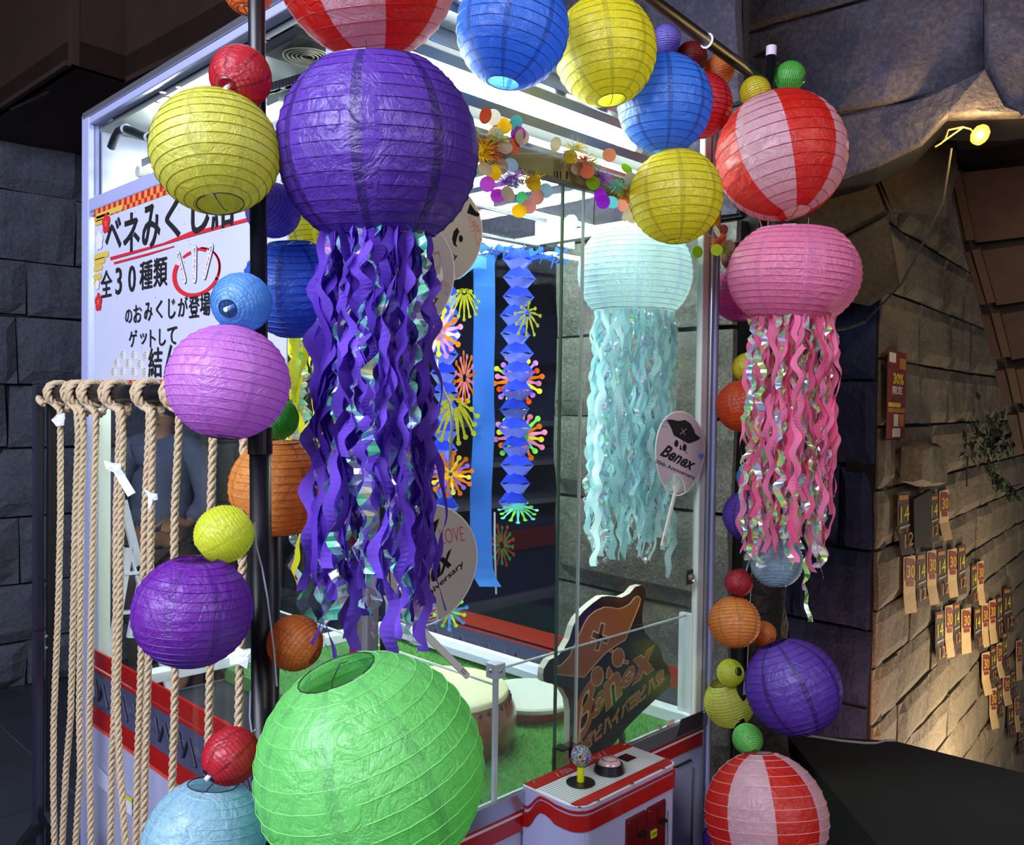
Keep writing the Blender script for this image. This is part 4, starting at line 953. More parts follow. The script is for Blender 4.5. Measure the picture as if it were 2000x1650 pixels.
q = MB(); q.tube([tb_+Vector((.0, -.013*math.cos(a), .013*math.sin(a))) for a in [i*math.pi/6 for i in range(12)]], .003, 6, closed=True); q.build('cable_tie', M_white2, arch)
# string of fairy wire that carries the small lanterns
def wire(pts, r, label, m, name='string_wire'):
    q = MB(); q.tube(pts, r, 6); return q.build(name, m, label=label, category='wire')
M_wire = plain('wire_clear', 'a8a8b8', .35)
wire([at(x, y, 1.08) for x, y in ((497, 1020), (500, 1065), (512, 1110), (522, 1165), (528, 1215), (535, 1270), (541, 1340))], .0012, 'thin clear light-string wire hanging beside the left black pole', M_wire)
wire([at(x, y, 1.06) for x, y in ((494, 560), (488, 640), (500, 700), (508, 760))], .0010, 'clear light-string wire behind the light blue lantern', M_wire)
wire([at(x, y, 1.07) for x, y in ((489, 1350), (488, 1400), (492, 1430), (500, 1424))], .0012, 'short end of light-string wire above the small red lantern at the bottom', M_wire)
wire([at(x, y, 1.97) for x, y in ((1386, 88), (1400, 110), (1430, 132), (1462, 152))], .0015, 'white string tied under the black top bar', M_white2)
wire([at(x, y, 1.92) for x, y in ((1483, 428), (1487, 440), (1484, 470))], .0016, 'white string between the striped and the pink lantern', M_white2)
wire([at(x, y, 1.95) for x, y in ((1469, 1070), (1462, 1100), (1454, 1125))], .0012, 'thin wire above the small red lantern on the right pole', M_wire)

# ------------------------------------------------------------------ rope rack with jute ropes and paper fortunes
XF = .668
rk = thing('rope_rack', on(0, 300, 800, XF)*1.0, 'black tube rack with jute ropes tied over its rail', 'rack')
def xf(x, y, dx=0): return on(0, x, y, XF+dx)
yl = xf(92, 768).y; yr = xf(534, 900).y; ztop = xf(92, 768).z
q = MB(); q.tube([(XF, yl+.01, ztop), (XF, yr, ztop)], .0185, 24); q.build('top_rail', M_pipe, rk, smooth=True)
q = MB(); q.box((XF-.022, yl+.008, 0), (XF-.002, yl+.034, ztop+.02)); q.build('upright', plain('upright_violet_black', '20212f', .28, coat=.5), rk, bevel=.003)
q = MB(); q.box((XF, yl-.012, 0), (XF+.022, yl+.008, ztop+.0)); q.build('upright', M_pipe, rk, bevel=.003)
q = MB(); q.tube([(XF, yr, 0), (XF, yr, ztop)], .011, 16); q.build('upright', M_pipe, rk, smooth=True)
for z_ in (xf(80, 1224).z,): q = MB(); q.box((XF-.023, yl+.007, z_), (XF+.001, yl+.035, z_+.002)); q.build('joint_line', M_black, rk)
for y_ in (1255, 1278):
    p = xf(86, y_, -.022); q = MB(); q.lathe(Vector((XF-.001, yl-.0, p.z)), [(.004, 0), (.0035, .002)], 12, (-1, -.2, 0)); q.build('bolt', plain('bolt_pale', 'd8d4b8', .25, .8), rk)
fz = xf(64, 1600).z
q = MB(); q.bar((XF-.01, yl+.02, fz+.02), (XF-.01-.30, yl+.05, fz-.33), .028, .02); q.build('brace', M_pipe, rk)
q = MB(); q.bar((XF, yl, fz+.05), (XF+.1, yl-.25, fz-.25), .028, .02); q.build('brace', M_pipe, rk)
q = MB(); q.bar((XF-.3, yl+.06, .02), (XF+.25, yl-.0, .02), .04, .03); q.build('foot', M_pipe, rk)
q = MB(); q.bar((XF-.2, yr, .02), (XF+.12, yr, .02), .04, .03); q.build('foot', M_pipe, rk)
M_jute = plain('jute', 'd4bc98', .9, bump=.6, scale=500, var=.25)
def rope_geo(path, rad=.0066, pitch=.042, strands=3):
    # resample
    pts = [Vector(p) for p in path]; out = []; cur = 0
    seglen = [(b-a).length for a, b in zip(pts[:-1], pts[1:])]; tot = sum(seglen); n = max(8, int(tot/.0052))
    acc = [0]
    for s in seglen: acc.append(acc[-1]+s)
    j = 0
    for i in range(n+1):
        d = tot*i/n
        while j < len(seglen)-1 and d > acc[j+1]: j += 1
        out.append(pts[j].lerp(pts[j+1], (d-acc[j])/max(seglen[j], 1e-6)))
    for _ in range(4): out = [out[0]]+[(out[i-1]+out[i]*2+out[i+1])/4 for i in range(1, len(out)-1)]+[out[-1]]
    mb = MB(); frames = []; prev = None
    for i, p in enumerate(out):
        d = (out[min(i+1, len(out)-1)]-out[max(i-1, 0)]).normalized()
        if prev is None: x = d.orthogonal().normalized()
        else:
            x = prev-d*prev.dot(d); x = x.normalized() if x.length > 1e-6 else d.orthogonal().normalized()
        prev = x; frames.append((p, x, d.cross(x)))
    for s in range(strands):
        line = []
        for i, (p, x, y) in enumerate(frames):
            a = 2*math.pi*(i*tot/n/pitch+s/strands); line.append(p+(x*math.cos(a)+y*math.sin(a))*rad*.52)
        mb.tube(line, rad*.56, 6)
    return mb
def sm(pts, dx=0): return [xf(x, y, dx) for x, y in pts]
RB = .0185+.0062
def over_bar(px, py, dy=.012, side=1):
    """one turn of rope over the rail ending in front, plus a small tucked turn behind"""
    c = xf(px, 768); c = Vector((XF, c.y, ztop)); P = []
    for i in range(15):
        a = math.radians(-70+i*22); P.append(c+Vector((-RB*math.cos(a), dy*(i/14-.5)*side*1.6, RB*math.sin(a))))
    return P[::-1]
ropes = [
 ([110], [(118,800),(118,850),(118,1000),(114,1180),(105,1400),(104,1520),(107,1700),(106,1900)], 'single jute rope at the far left end of the rail'),
 ([144], [(150,800),(153,850),(147,1000),(144,1160),(138,1400),(129,1500),(121,1660),(118,1900)], 'left strand of the second pair of jute ropes from the left'),
 ([153], [(160,800),(164,850),(158,1000),(157,1180),(155,1400),(157,1500),(147,1660),(146,1900)], 'right strand of the second pair of jute ropes from the left'),
 ([176], [(187,805),(187,850),(183,1000),(179,1180),(174,1400),(175,1500),(178,1660),(178,1900)], 'jute rope in front of the machine corner post'),
 ([219], [(233,800),(233,850),(227,1000),(227,1180),(223,1400),(218,1500),(216,1660),(216,1900)], 'left strand of the jute pair carrying a folded white paper'),
 ([228], [(238,802),(240,850),(236,1000),(234,1180),(228,1370),(234,1500),(246,1660),(250,1900)], 'right strand of the jute pair, splayed to the right at the bottom'),
 ([283], [(292,800),(291,850),(283,1000),(279,1180),(274,1350),(269,1480),(265,1660),(264,1900)], 'left strand of the jute pair partly behind the violet lantern'),
 ([292], [(298,802),(298,850),(295,1000),(293,1180),(288,1350),(284,1480),(280,1660),(279,1900)], 'right strand of the jute pair partly behind the violet lantern'),
 ([340], [(350,802),(349,850),(341,1000),(340,1100),(342,1300),(340,1420),(335,1560),(333,1900)], 'jute rope coming out under the lilac lantern, hanging to the pale blue one'),
 ([404], [(416,802),(416,860),(412,990),(411,1150),(410,1310),(407,1450),(405,1900)], 'jute rope between the lilac and the small lime lantern'),
 ([468], [(476,802),(476,870),(474,1050),(472,1200),(468,1320),(466,1420),(464,1900)], 'jute rope nearest to the thick black pole'),
]
for hs, path, lab in ropes:
    P = over_bar(hs[0], 768); P2 = [Vector(p) for p in P]
    down_ = sm(path, -.020)
    q = rope_geo(P2+down_); q.build('jute_rope', M_jute, None, smooth=True, label=lab, category='rope', group='jute ropes on the rack')
    # hitch: two more turns beside it, tail at the back
for k, px in enumerate((117, 159, 186, 232, 295, 352)):
    c = Vector((XF, xf(px, 768).y, ztop)); P = []
    for i in range(32):
        a = math.radians(-110+i*20); P.append(c+Vector((-RB*math.cos(a)*1.02, .010*(i/31-.5), RB*math.sin(a))))
    P += [c+Vector((.010, -.02, -RB*1.6)), c+Vector((-.012, -.035, -RB*1.9)), c+Vector((-.015, -.045, -RB*1.4))]
    q = rope_geo(P); q.build('rope_hitch', M_jute, rk, smooth=True)
c = Vector((XF-.02, xf(98, 780).y, xf(98, 778).z)); q = rope_geo([c+Vector((0, .01, 0)), c+Vector((-.006, -.018, -.006)), c+Vector((-.004, -.04, -.012))], .008); q.build('rope_hitch', M_jute, rk, smooth=True)
# tied paper fortunes: folded strips
M_paper = plain('fortune_paper', 'dfe4f2', .7)
def fortune(quads, label):
    mb = MB()
    for k, qd in enumerate(quads):
        P = [xf(x, y, -.034-.003*k-(.004 if i % 2 else 0)) for i, (x, y) in enumerate(qd)]
        b = len(mb.v); nrm = Vector((-.0012, 0, 0)); mb.prism(P, nrm)
    mb.build('paper_fortune', M_paper, None, label=label, category='paper', group='paper fortunes tied to the ropes')
fortune([[(101,820),(112,810),(118,822),(112,833)], [(110,810),(127,806),(128,818),(119,822)], [(112,822),(127,818),(126,830),(114,832)]], 'folded white paper tied to the leftmost rope, just under the rail')
fortune([[(204,899),(228,906),(222,922),(208,914)], [(217,904),(238,905),(237,921),(226,924)], [(222,920),(238,918),(265,962),(251,970)]], 'long folded white paper slip tied to the fifth rope, pointing down right')
fortune([[(282,954),(300,966),(292,975)], [(290,962),(308,964),(309,975),(292,980)], [(290,976),(300,974),(297,994),(291,994)]], 'small folded white paper tied to the rope right of the long slip')
fortune([[(448,1266),(468,1262),(474,1280),(450,1284)], [(462,1262),(490,1276),(478,1290),(462,1280)], [(450,1280),(488,1284),(484,1306),(466,1296),(450,1298)]], 'crumpled white paper tied to the rope beside the thick black pole')
# ------------------------------------------------------------------ banner on the left side pane
XBN = XC-.004
def bn(x, y, l=0): return on(0, x, y, XBN-l)
y0b, y1b = bn(184, 600).y, bn(560, 600).y
zt_, zb_ = 2.008, 1.566
ban = thing('banner', (XBN, (y0b+y1b)/2, zb_), 'white festival banner with brush lettering hung on the left side of the machine', 'banner')
M_bw = plain('banner_white', 'bcc0d6', .5, var=.03, scale=5)
MB().box((XBN, y1b, zb_), (XBN+.003, y0b, zt_)).build('cloth', M_bw, ban)
M_ink = plain('ink_black', '040506', .95); M_pred = plain('print_red', 'c4202c', .55); M_gold = plain('print_gold', 'cdb04e', .55); M_pg = plain('print_pale_gold', 'dcd6b4', .6); M_prw = plain('print_white', 'd4d6e4', .6)
mck, tck, ock = nt('checker_print'); pk = N(tck, 'ShaderNodeBsdfPrincipled', **{'Roughness': .55}); ck = N(tck, 'ShaderNodeTexChecker', **{'Scale': 62.0}); ck.inputs[1].default_value = lin('b01c24'); ck.inputs[2].default_value = lin('d98a3a')
cc = N(tck, 'ShaderNodeTexCoord'); ma = N(tck, 'ShaderNodeMapping'); ma.inputs['Location'].default_value = (.37, 0.001, .0013); L(tck, cc.outputs['Object'], ma.inputs[0])
sx_ = N(tck, 'ShaderNodeSeparateXYZ'); L(tck, ma.outputs[0], sx_.inputs[0]); cx_ = N(tck, 'ShaderNodeCombineXYZ'); cx_.inputs[0].default_value = .005; L(tck, sx_.outputs[1], cx_.inputs[1]); L(tck, sx_.outputs[2], cx_.inputs[2])
L(tck, cx_.outputs[0], ck.inputs[0]); L(tck, ck.outputs[0], pk.inputs[0]); L(tck, pk.outputs[0], ock.inputs[0])
LF = [.0006]
def flat(pts, name, m, lift=.0006, th=.0004, parent=None, P=bn):
    q = MB(); q.prism([P(x, y, lift) for x, y in pts], Vector((-th, 0, 0)) if P is bn else Vector((0, -th, 0))); return q.build(name, m, parent or ban)
for z0, z1 in ((zt_-.036, zt_), (zb_, zb_+.014)):
    MB().box((XBN-.0008, y1b, z0), (XBN-.0002, y0b, z1)).build('checker_strip', mck, ban)
def blobs(segs, m, name, lift=.001):
    """rounded bars on the banner: (x0,x1,y,halfheight)"""
    for (x0, x1, y, h) in segs:
        a, b = bn(x0, y, lift), bn(x1, y, lift); zc = (a.z+b.z)/2; hh = h/FPX*2.1; P = []
        for i in range(7): t = math.pi/2+math.pi*i/6; P.append((XBN-lift, a.y-hh*math.cos(t)*1.0, zc+hh*math.sin(t)))
        for i in range(7): t = -math.pi/2+math.pi*i/6; P.append((XBN-lift, b.y-hh*math.cos(t)*1.0, zc+hh*math.sin(t)))
        q = MB(); q.prism(P, (-.0003, 0, 0)); q.build(name, m, ban)
blobs([(190,238,414,5),(188,212,424,5),(187,200,434,5),(186,210,499,6),(186,203,510,6),(185,198,523,6),(185,196,540,6),(185,193,552,5)], M_gold, 'gold_cloud')
def flower(px, py, r, m, m2, lift=.0016):
    c = bn(px, py, lift)
    q = MB()
    for k in range(5):
        a = math.pi/2+k*2*math.pi/5; cc_ = c+Vector((0, -math.cos(a)*r*.58, math.sin(a)*r*.58))
        q.prism([cc_+Vector((0, math.cos(t)*r*.48, math.sin(t)*r*.48)) for t in [i*math.pi/6 for i in range(12)]], (-.0003-.00002*k, 0, 0))
    q.prism([c+Vector((-.0001, math.cos(t)*r*.5, math.sin(t)*r*.5)) for t in [i*math.pi/6 for i in range(12)]], (-.0003, 0, 0))
    o = q.build('plum_flower', m, ban)
    q = MB()
    for k in range(5):
        a = math.pi/2+k*2*math.pi/5; d = Vector((0, -math.cos(a), math.sin(a))); q.bar(c+Vector((-.0006, 0, 0))+d*r*.08, c+Vector((-.0006, 0, 0))+d*r*.36, .0012, .0003, (1, 0, 0))
    q.build('stamen', m2, ban)
flower(207, 436, .024, M_pred, M_gold); flower(192, 590, .022, M_pred, M_gold); flower(194, 470, .023, M_prw, M_pg)
flower(190, 556, .012, M_prw, M_pg)
def chars(spec, bold, m=None, name='lettering', sh=0):
    for (ch, x0, x1, y0, y1) in spec:
        xm = (x0+x1)/2; ya, yb_ = bn(x0, y0).y, bn(x1, y0).y; zt2, zb2 = bn(xm, y0).z, bn(xm, y1).z
        text_on(ch, (XBN-.002, ya, zb2), (XBN-.002, yb_, zb2), (XBN-.002, ya, zt2), m or M_ink, ban, name=name, bold=bold, shear=sh)
flat([(215,502),(260,490),(320,474),(372,452),(430,440),(484,425),(485,432),(430,446),(380,460),(320,478),(262,495),(216,508)], 'red_stroke', M_pred, .0012)
flat([(222,512),(290,494),(340,480),(340,482),(290,498),(223,516)], 'red_stroke', M_pred, .0012)
chars([('ベ',207,238,427,488),('ネ',242,274,415,492),('み',279,314,398,486),('く',324,354,386,466),('じ',375,410,366,455),('結',414,460,358,445),('び',500,535,330,420)], .018)
chars([('全',198,220,527,580),('3',227,239,522,575),('0',252,266,518,570),('種',274,299,509,565),('類',301,328,502,560)], .01)
chars([('の',246,259,604,631),('お',262,278,595,630),('み',283,299,590,627),('く',306,319,586,622),('じ',330,344,582,622),('が',349,368,579,618),('登',370,391,577,620),('場',392,412,571,617)], .01)
chars([('ゲ',253,269,644,678),('ッ',275,288,650,672),('ト',294,305,643,678),('し',312,325,641,675),('て',328,347,638,673),('結',291,318,678,737),('ん',322,350,672,733),('で',356,380,668,728)], .01)
# red brush ring with three paper slips
q = MB(); cR = bn(382, 531, .0012); 
def ringp(r0, r1, a0, a1, n=30, lift=.0012):
    c = bn(382, 531, lift); P = []
    for i in range(n+1): a = a0+(a1-a0)*i/n; P.append(c+Vector((0, -math.cos(a)*r1*1.33, math.sin(a)*r1*.61)))
    for i in range(n, -1, -1): a = a0+(a1-a0)*i/n; rr = r0+(r1-r0)*.35*(i/n); P.append(c+Vector((0, -math.cos(a)*rr*1.33, math.sin(a)*rr*.61)))
    q = MB(); n2 = n+1
    q.add(P, [(i, i+1, 2*n2-2-i, 2*n2-1-i) for i in range(n)]); return q.build('red_ring', M_pred, ban)
ringp(.066, .082, math.radians(150), math.radians(335)); ringp(.072, .080, math.radians(-30), math.radians(78)); ringp(.075, .079, math.radians(-20), math.radians(60))
ringp(.066, .078, math.radians(62), math.radians(92)); ringp(.064, .076, math.radians(104), math.radians(128))
for (xa, ya, xb, yb2, w) in ((347, 492, 362, 552, 10), (381, 480, 380, 552, 11), (415, 477, 398, 545, 10)):
    a, b = bn(xa, ya, .0018), bn(xb, yb2, .0018); d = (b-a).normalized(); s_ = d.cross(Vector((1,0,0))).normalized(); w_ = w/FPX*1.85/2*1.25; l_ = (b-a).length
    def slip(g, lift, nm, m_):
        P = [a-d*g+s_*(w_*.55), a+d*.006+s_*(w_+g), b-d*.006+s_*(w_+g), b+d*g+s_*(w_*.55), b+d*g-s_*(w_*.55), b-d*.006-s_*(w_+g), a+d*.006-s_*(w_+g), a-d*g-s_*(w_*.55)]
        q = MB(); q.prism([p+Vector((-lift, 0, 0)) for p in P], (-.0002, 0, 0)); q.build(nm, m_, ban)
    slip(.0008, 0, 'slip_outline', plain('slip_line', '3a4256', .6)); slip(0, .0004, 'paper_slip', M_prw)
    for k, ch in enumerate('恋ベネみくじ'):
        c_ = a+d*(l_*(.12+.145*k))+Vector((-.001, 0, 0)); h_ = .0048
        text_on(ch, c_-Vector((0, -h_, h_)), c_-Vector((0, h_, h_)), c_-Vector((0, -h_, -h_)), M_pred if k else M_ink, ban)
q = MB()
for (wx, wy) in ((240,702),(262,702),(285,704),(228,718),(251,718),(274,720),(240,734),(262,735),(284,736),(222,735)):
    c = bn(wx, wy, .001)
    for r in (.008, .014, .020):
        q.tube([c+Vector((0, math.cos(t)*r, math.sin(t)*r)) for t in [i*math.pi/8 for i in range(9)]], .0007, 4)
q.build('wave_pattern', M_pg, ban)
rnd = random.Random(4); q = MB()
for k in range(26):
    c = bn(rnd.uniform(215, 500), rnd.uniform(380, 700), .001); q.lathe(c, [(.0014, 0), (.0014, .0002)], 6, (-1, 0, 0))
q.build('gold_fleck', M_gold, ban)['kind'] = 'stuff'

# ------------------------------------------------------------------ hand fans on the front pane
M_fg = plain('fan_paper_grey', 'b4aaa4', .7); M_fc = plain('fan_paper_cream', 'c4b9a2', .7); M_fp = plain('fan_paper_pinkish', 'bdb0b8', .7); M_fw = plain('fan_plastic', 'e2e2dc', .4)
def fan(label, c, up, rx, ry, handle, mat, depthY, art, egg=.12, ang0=0, cut=.62, hw=.006):
    """c: centre px; up: px vector to the top; built on the plane Y=depthY"""
    C_ = on(1, *c, depthY); Upx = on(1, c[0]+up[0], c[1]+up[1], depthY)-C_; Up = Upx.normalized(); Rt = Up.cross(Vector((0, 1, 0))).normalized()
    if Rt.x < 0: Rt = -Rt
    H = on(1, *handle, depthY)
    T = thing('hand_fan', H, label, 'hand fan', 'hand fans taped to the front pane')
    def E(a, k=1.0): return C_+Rt*(rx*k*math.cos(a)*(1+egg*math.sin(a)))+Up*(ry*k*math.sin(a))
    n = 48; full = [E(2*math.pi*i/n) for i in range(n)]
    # paper leaf leaves an open fan-shaped window near the handle
    base = C_-Up*ry*.96; wr_ = ry*cut
    P = []
    a0 = math.radians(-90)
    inside = []
    for i in range(n+1):
        p = E(a0+2*math.pi*i/n)
        if (p-base).length > wr_: inside.append(p)
    aL, aR = inside[-1], inside[0]
    va, vb = (aL-base), (aR-base); t0 = math.atan2(va.dot(Up), va.dot(Rt)); t1 = math.atan2(vb.dot(Up), vb.dot(Rt))
    if t0 < t1-math.pi: t0 += 2*math.pi
    arc = [base+Rt*(wr_*math.cos(t0+(t1-t0)*i/14))+Up*(wr_*math.sin(t0+(t1-t0)*i/14)) for i in range(15)]
    q = MB(); q.prism(inside+arc, (0, -.0012, 0)); q.build('paper_leaf', mat, T)
    q = MB(); q.tube(full, .0016, 6, closed=True); q.build('rim', M_fw, T)
    q = MB()
    for i in range(19):
        t = t1+(t0-t1)*i/18; d = Rt*math.cos(t)+Up*math.sin(t); q.bar(base+d*wr_*.22, base+d*wr_*1.02, .0011, .0008, (0, 1, 0))
    q.tube(arc, .0012, 5); q.build('ribs', M_fw, T)
    hd_ = (H-base).normalized(); sd = hd_.cross(Vector((0, 1, 0))).normalized()
    q = MB(); q.prism([base+Up*wr_*.30-sd*hw*1.7, base+Up*wr_*.38, base+Up*wr_*.30+sd*hw*1.7, base+sd*hw, H+sd*hw*.9, H+hd_*.003, H-sd*hw*.9, base-sd*hw], (0, -.004, 0)); q.build('handle', M_fw, T, bevel=.001)
    q = MB(); q.tube([H-hd_*.022-sd*.0022+Vector((0,-.0045,0)), H-hd_*.010-sd*.0022+Vector((0,-.0045,0)), H-hd_*.010+sd*.0022+Vector((0,-.0045,0)), H-hd_*.022+sd*.0022+Vector((0,-.0045,0))], .0007, 5, closed=True); q.build('handle_slot', plain('slot_grey', '77756f', .6), T)
    def PF(x, y, l=.0014): return on(1, x, y, depthY-l)
    for a in art:
        if a[0] == 'poly': q = MB(); q.prism([PF(*p) for p in a[1]], (0, -.0002, 0)); q.build(a[3] if len(a) > 3 else 'print', a[2], T)
        elif a[0] == 'line': q = MB(); q.tube([PF(*p) for p in a[1]], a[3] if len(a) > 3 else .0007, 5); q.build('drawn_line', a[2], T)
        elif a[0] == 'ell':
            cx, cy, ex, ey, rot = a[1]; q = MB(); q.prism([PF(cx+ex*math.cos(t)*math.cos(rot)-ey*math.sin(t)*math.sin(rot), cy+ex*math.cos(t)*math.sin(rot)+ey*math.sin(t)*math.cos(rot)) for t in [i*math.pi/8 for i in range(16)]], (0, -.0002, 0)); q.build('print', a[2], T)
        else: text_on(a[1], PF(*a[2]), PF(*a[3]), PF(*a[4]), a[5], T, bold=a[6], shear=a[7] if len(a) > 7 else 0)
    return T
M_or = plain('marker_orange', 'e0602a', .6); M_rp = plain('marker_red', 'b84a4a', .6); M_bl = plain('marker_blue', '5a7ac8', .6)
fan('hand fan with pirate-hat logo and blue heart, taped near the right post', (1328, 886), (12, -80), .094, .093, (1291, 1066), M_fp, YC-.006, [
    ('poly', [(1302,820),(1311,819),(1325,822),(1338,820),(1348,826),(1355,838),(1358,847),(1368,855),(1364,859),(1349,865),(1344,866),(1330,858),(1316,850),(1311,836)], M_ink, 'hat_print'),
    ('line', [(1331,836),(1338,849)], M_fp, .0007), ('line', [(1341,837),(1328,848)], M_fp, .0007),
    ('ell', (1321,866,4,7,.1), M_ink), ('ell', (1337,874,4,7,.1), M_ink), ('poly', [(1327,878),(1329,867),(1332,879)], M_ink), ('line', [(1333,856),(1337,870)], M_ink, .0008), ('line', [(1337,878),(1342,886)], M_ink, .0008),
    ('text', 'Benex', (1288,889), (1352,921), (1300,866), M_ink, .03, .3), ('text', '30th Anniversary', (1279,906), (1356,939), (1281,896), M_ink, .02),
    ('poly', [(1364,884),(1368,888),(1373,885),(1375,890),(1370,899),(1364,892)], M_bl, 'heart_print'),
    ('text', 'ohs', (1294,826), (1304,828), (1294,820), M_bl, 0), ('text', 'pyno', (1292,834), (1305,838), (1292,829), M_bl, 0),
    ('line', [(1296,901),(1315,900),(1340,914),(1356,923)], M_bl, .0003)], hw=.0045, cut=.46)
fan('large hand fan marked 30th Anniversary and LOVE, behind the purple ribbons above the drum', (838, 1104), (26, -98), .104, .099, (912, 1320), M_fg, YC-.008, [
    ('poly', [(776,1092),(782,1062),(800,1036),(826,1026),(846,1020),(858,1012),(850,1040),(842,1068),(815,1080),(796,1100)], M_ink, 'hat_print'),
    ('ell', (836,1086,7,10,.5), M_ink), ('ell', (812,1104,7,10,.5), M_ink),
    ('text', 'Benex', (778,1205), (886,1100), (772,1160), M_ink, .03, .2), ('text', '30th Anniversary', (776,1226), (908,1106), (770,1212), M_ink, .02),
    ('text', 'LOVE', (862,1063), (908,1056), (858,1034), M_rp, -.01)], cut=.5, hw=.0065, egg=.10)
fan('cream hand fan with orange handwriting, beside the purple lantern', (872, 452), (10, -70), .078, .082, (800, 560), M_fc, YC-.004, [
    ('poly', [(918,397),(928,412),(937,417),(935,423),(928,422),(912,416)], M_ink, 'hat_print'),
    ('poly', [(893,444),(897,452),(893,462),(890,475),(893,483),(886,478),(883,466),(886,452)], M_ink), ('ell', (900,466,4,7,.0), M_ink),
    ('text', '30周年', (920,432), (932,456), (928,428), M_or, 0), ('text', 'だいすきでーす!', (912,424), (930,482), (920,420), M_or, 0),
    ('poly', [(932,407),(936,411),(939,407),(937,414)], M_or), ('poly', [(936,464),(940,468),(942,464),(940,472)], M_or),
    ('text', 'y', (885,507), (893,509), (886,497), M_ink, .03)], cut=.4)
fan('grey hand fan with a small red drawing, below the cream fan', (812, 535), (8, -70), .079, .088, (772, 690), M_fg, YC-.0065, [
    ('text', '3', (701,556), (709,556), (701,540), M_ink, .04), ('text', '31年目も', (855,556), (876,564), (858,544), M_rp, -.012), ('text', 'よろしくね', (850,568), (874,578), (853,557), M_rp, -.012),
    ('text', 'y', (847,592), (855,594), (848,580), M_ink, .03),
    ('line', [(846,496),(853,492),(858,498),(860,508),(858,518),(852,524),(846,522)], M_rp, .0005), ('line', [(848,499),(848,491),(852,496),(856,490),(858,497)], M_rp, .0005)], cut=.35)

# ------------------------------------------------------------------ cut-out sign board standing behind the front pane
YSB = YC+.040
sb = thing('sign_board', on(1, 1225, 1450, YSB), 'dark cut-out logo board with brown pirate hat and lettering, standing inside the glass', 'sign')
def S(x, y): return (1040+x/4.583, 1120+y/4.583)
outl = [(100,960),(96,900),(104,850),(150,775),(230,735),(285,670),(330,590),(365,470),(400,405),(460,335),(540,265),(620,208),(680,200),(730,205),(800,215),(870,180),(920,120),(975,104),(1008,135),(1016,200),(990,290),(980,420),(1010,530),(1070,600),(1125,635),(1150,690),(1170,775),(1215,830),(1238,930),(1225,1010),(1130,1100),(980,1240),(850,1370),(740,1510),(640,1640),(500,1760),(345,1760),(332,1500),(336,1230),(320,1120),(270,1030),(200,990),(130,978)]
def SB(x, y, l=0): return on(1, *S(x, y), YSB-l)
M_sbk = plain('board_face', '17140f', .18, coat=.5); M_sbe = plain('board_edge', 'd8d4c4', .6); M_sbb = plain('board_brown', 'b4642a', .4); M_sbt = plain('board_tan', 'ecc894', .4)
q = MB(); q.prism([SB(x, y) for x, y in outl], (0, .016, 0)); q.build('foam_board', M_sbe, sb)
q = MB(); q.prism([SB(x, y, .0006) for x, y in outl], (0, .0004, 0)); q.build('printed_face', M_sbk, sb)
def logo(pts, l0=.0014):
    P = [SB(x, y, l0) for x, y in pts]; q = MB(); q.prism(P, (0, -.0002, 0)); q.build('logo_piece', M_sbb, sb)
    q = MB(); q.tube([p+Vector((0, -.0004, 0)) for p in P], .0011, 5, closed=True); q.build('logo_outline', M_sbt, sb)
logo([(205,860),(215,835),(260,815),(330,740),(370,650),(410,560),(460,450),(500,385),(560,335),(640,300),(700,303),(760,315),(810,305),(870,270),(912,215),(945,200),(965,225),(955,280),(890,440),(828,595),(740,645),(650,712),(550,820),(462,926),(330,915),(225,905)])
def ell(cx, cy, rx, ry, rot=0): return [(cx+rx*math.cos(t)*math.cos(rot)-ry*math.sin(t)*math.sin(rot), cy+rx*math.cos(t)*math.sin(rot)+ry*math.sin(t)*math.cos(rot)) for t in [i*math.pi/12 for i in range(24)]]
logo(ell(577, 920, 55, 88, .12)); logo(ell(765, 752, 55, 86, .12)); logo([(658,935),(668,860),(682,828),(718,895),(690,945)])
logo([(680,692),(716,715),(722,690),(700,672)], .0018); logo([(810,770),(862,785),(848,812),(802,800)], .0018)
for a, b in (((628, 455), (578, 678)), ((540, 545), (672, 598))):
    for w_, m_, l in ((.0085, M_sbt, .0018), (.0055, plain('cross_dark', '5a3c18', .4), .0023)):
        A, B_ = SB(*a, l), SB(*b, l); s_ = (B_-A).cross(Vector((0, 1, 0))).normalized()*w_; e_ = (B_-A).normalized()*(w_-.005)
        q = MB(); q.prism([A-s_-e_, A+s_-e_, B_+s_+e_, B_-s_+e_], (0, -.0002, 0)); q.build('cross_stroke', m_, sb)
for (ch, BLp, BRp, TLp, bd) in (('ß', (355,1600), (545,1330), (395,1120), .01), ('e', (520,1340), (640,1190), (530,1150), .012), ('n', (660,1230), (800,1080), (640,990), .03), ('e', (790,1060), (910,950), (800,900), .012), ('x', (890,1000), (1090,850), (900,780), .04)):
    for l, m_, b2 in ((.0014, M_sbt, bd+.028), (.0018, M_sbb, bd)):
        e = .0016 if m_ is M_sbt else 0
        A, B_, C_ = SB(*BLp, l), SB(*BRp, l), SB(*TLp, l); u_ = (B_-A).normalized(); v_ = (C_-A).normalized()
        text_on(ch, A-u_*e-v_*e, B_+u_*e-v_*e, C_-u_*e+v_*e, m_, sb, bold=b2)
kat = 'めざビハイバヨビハ!'
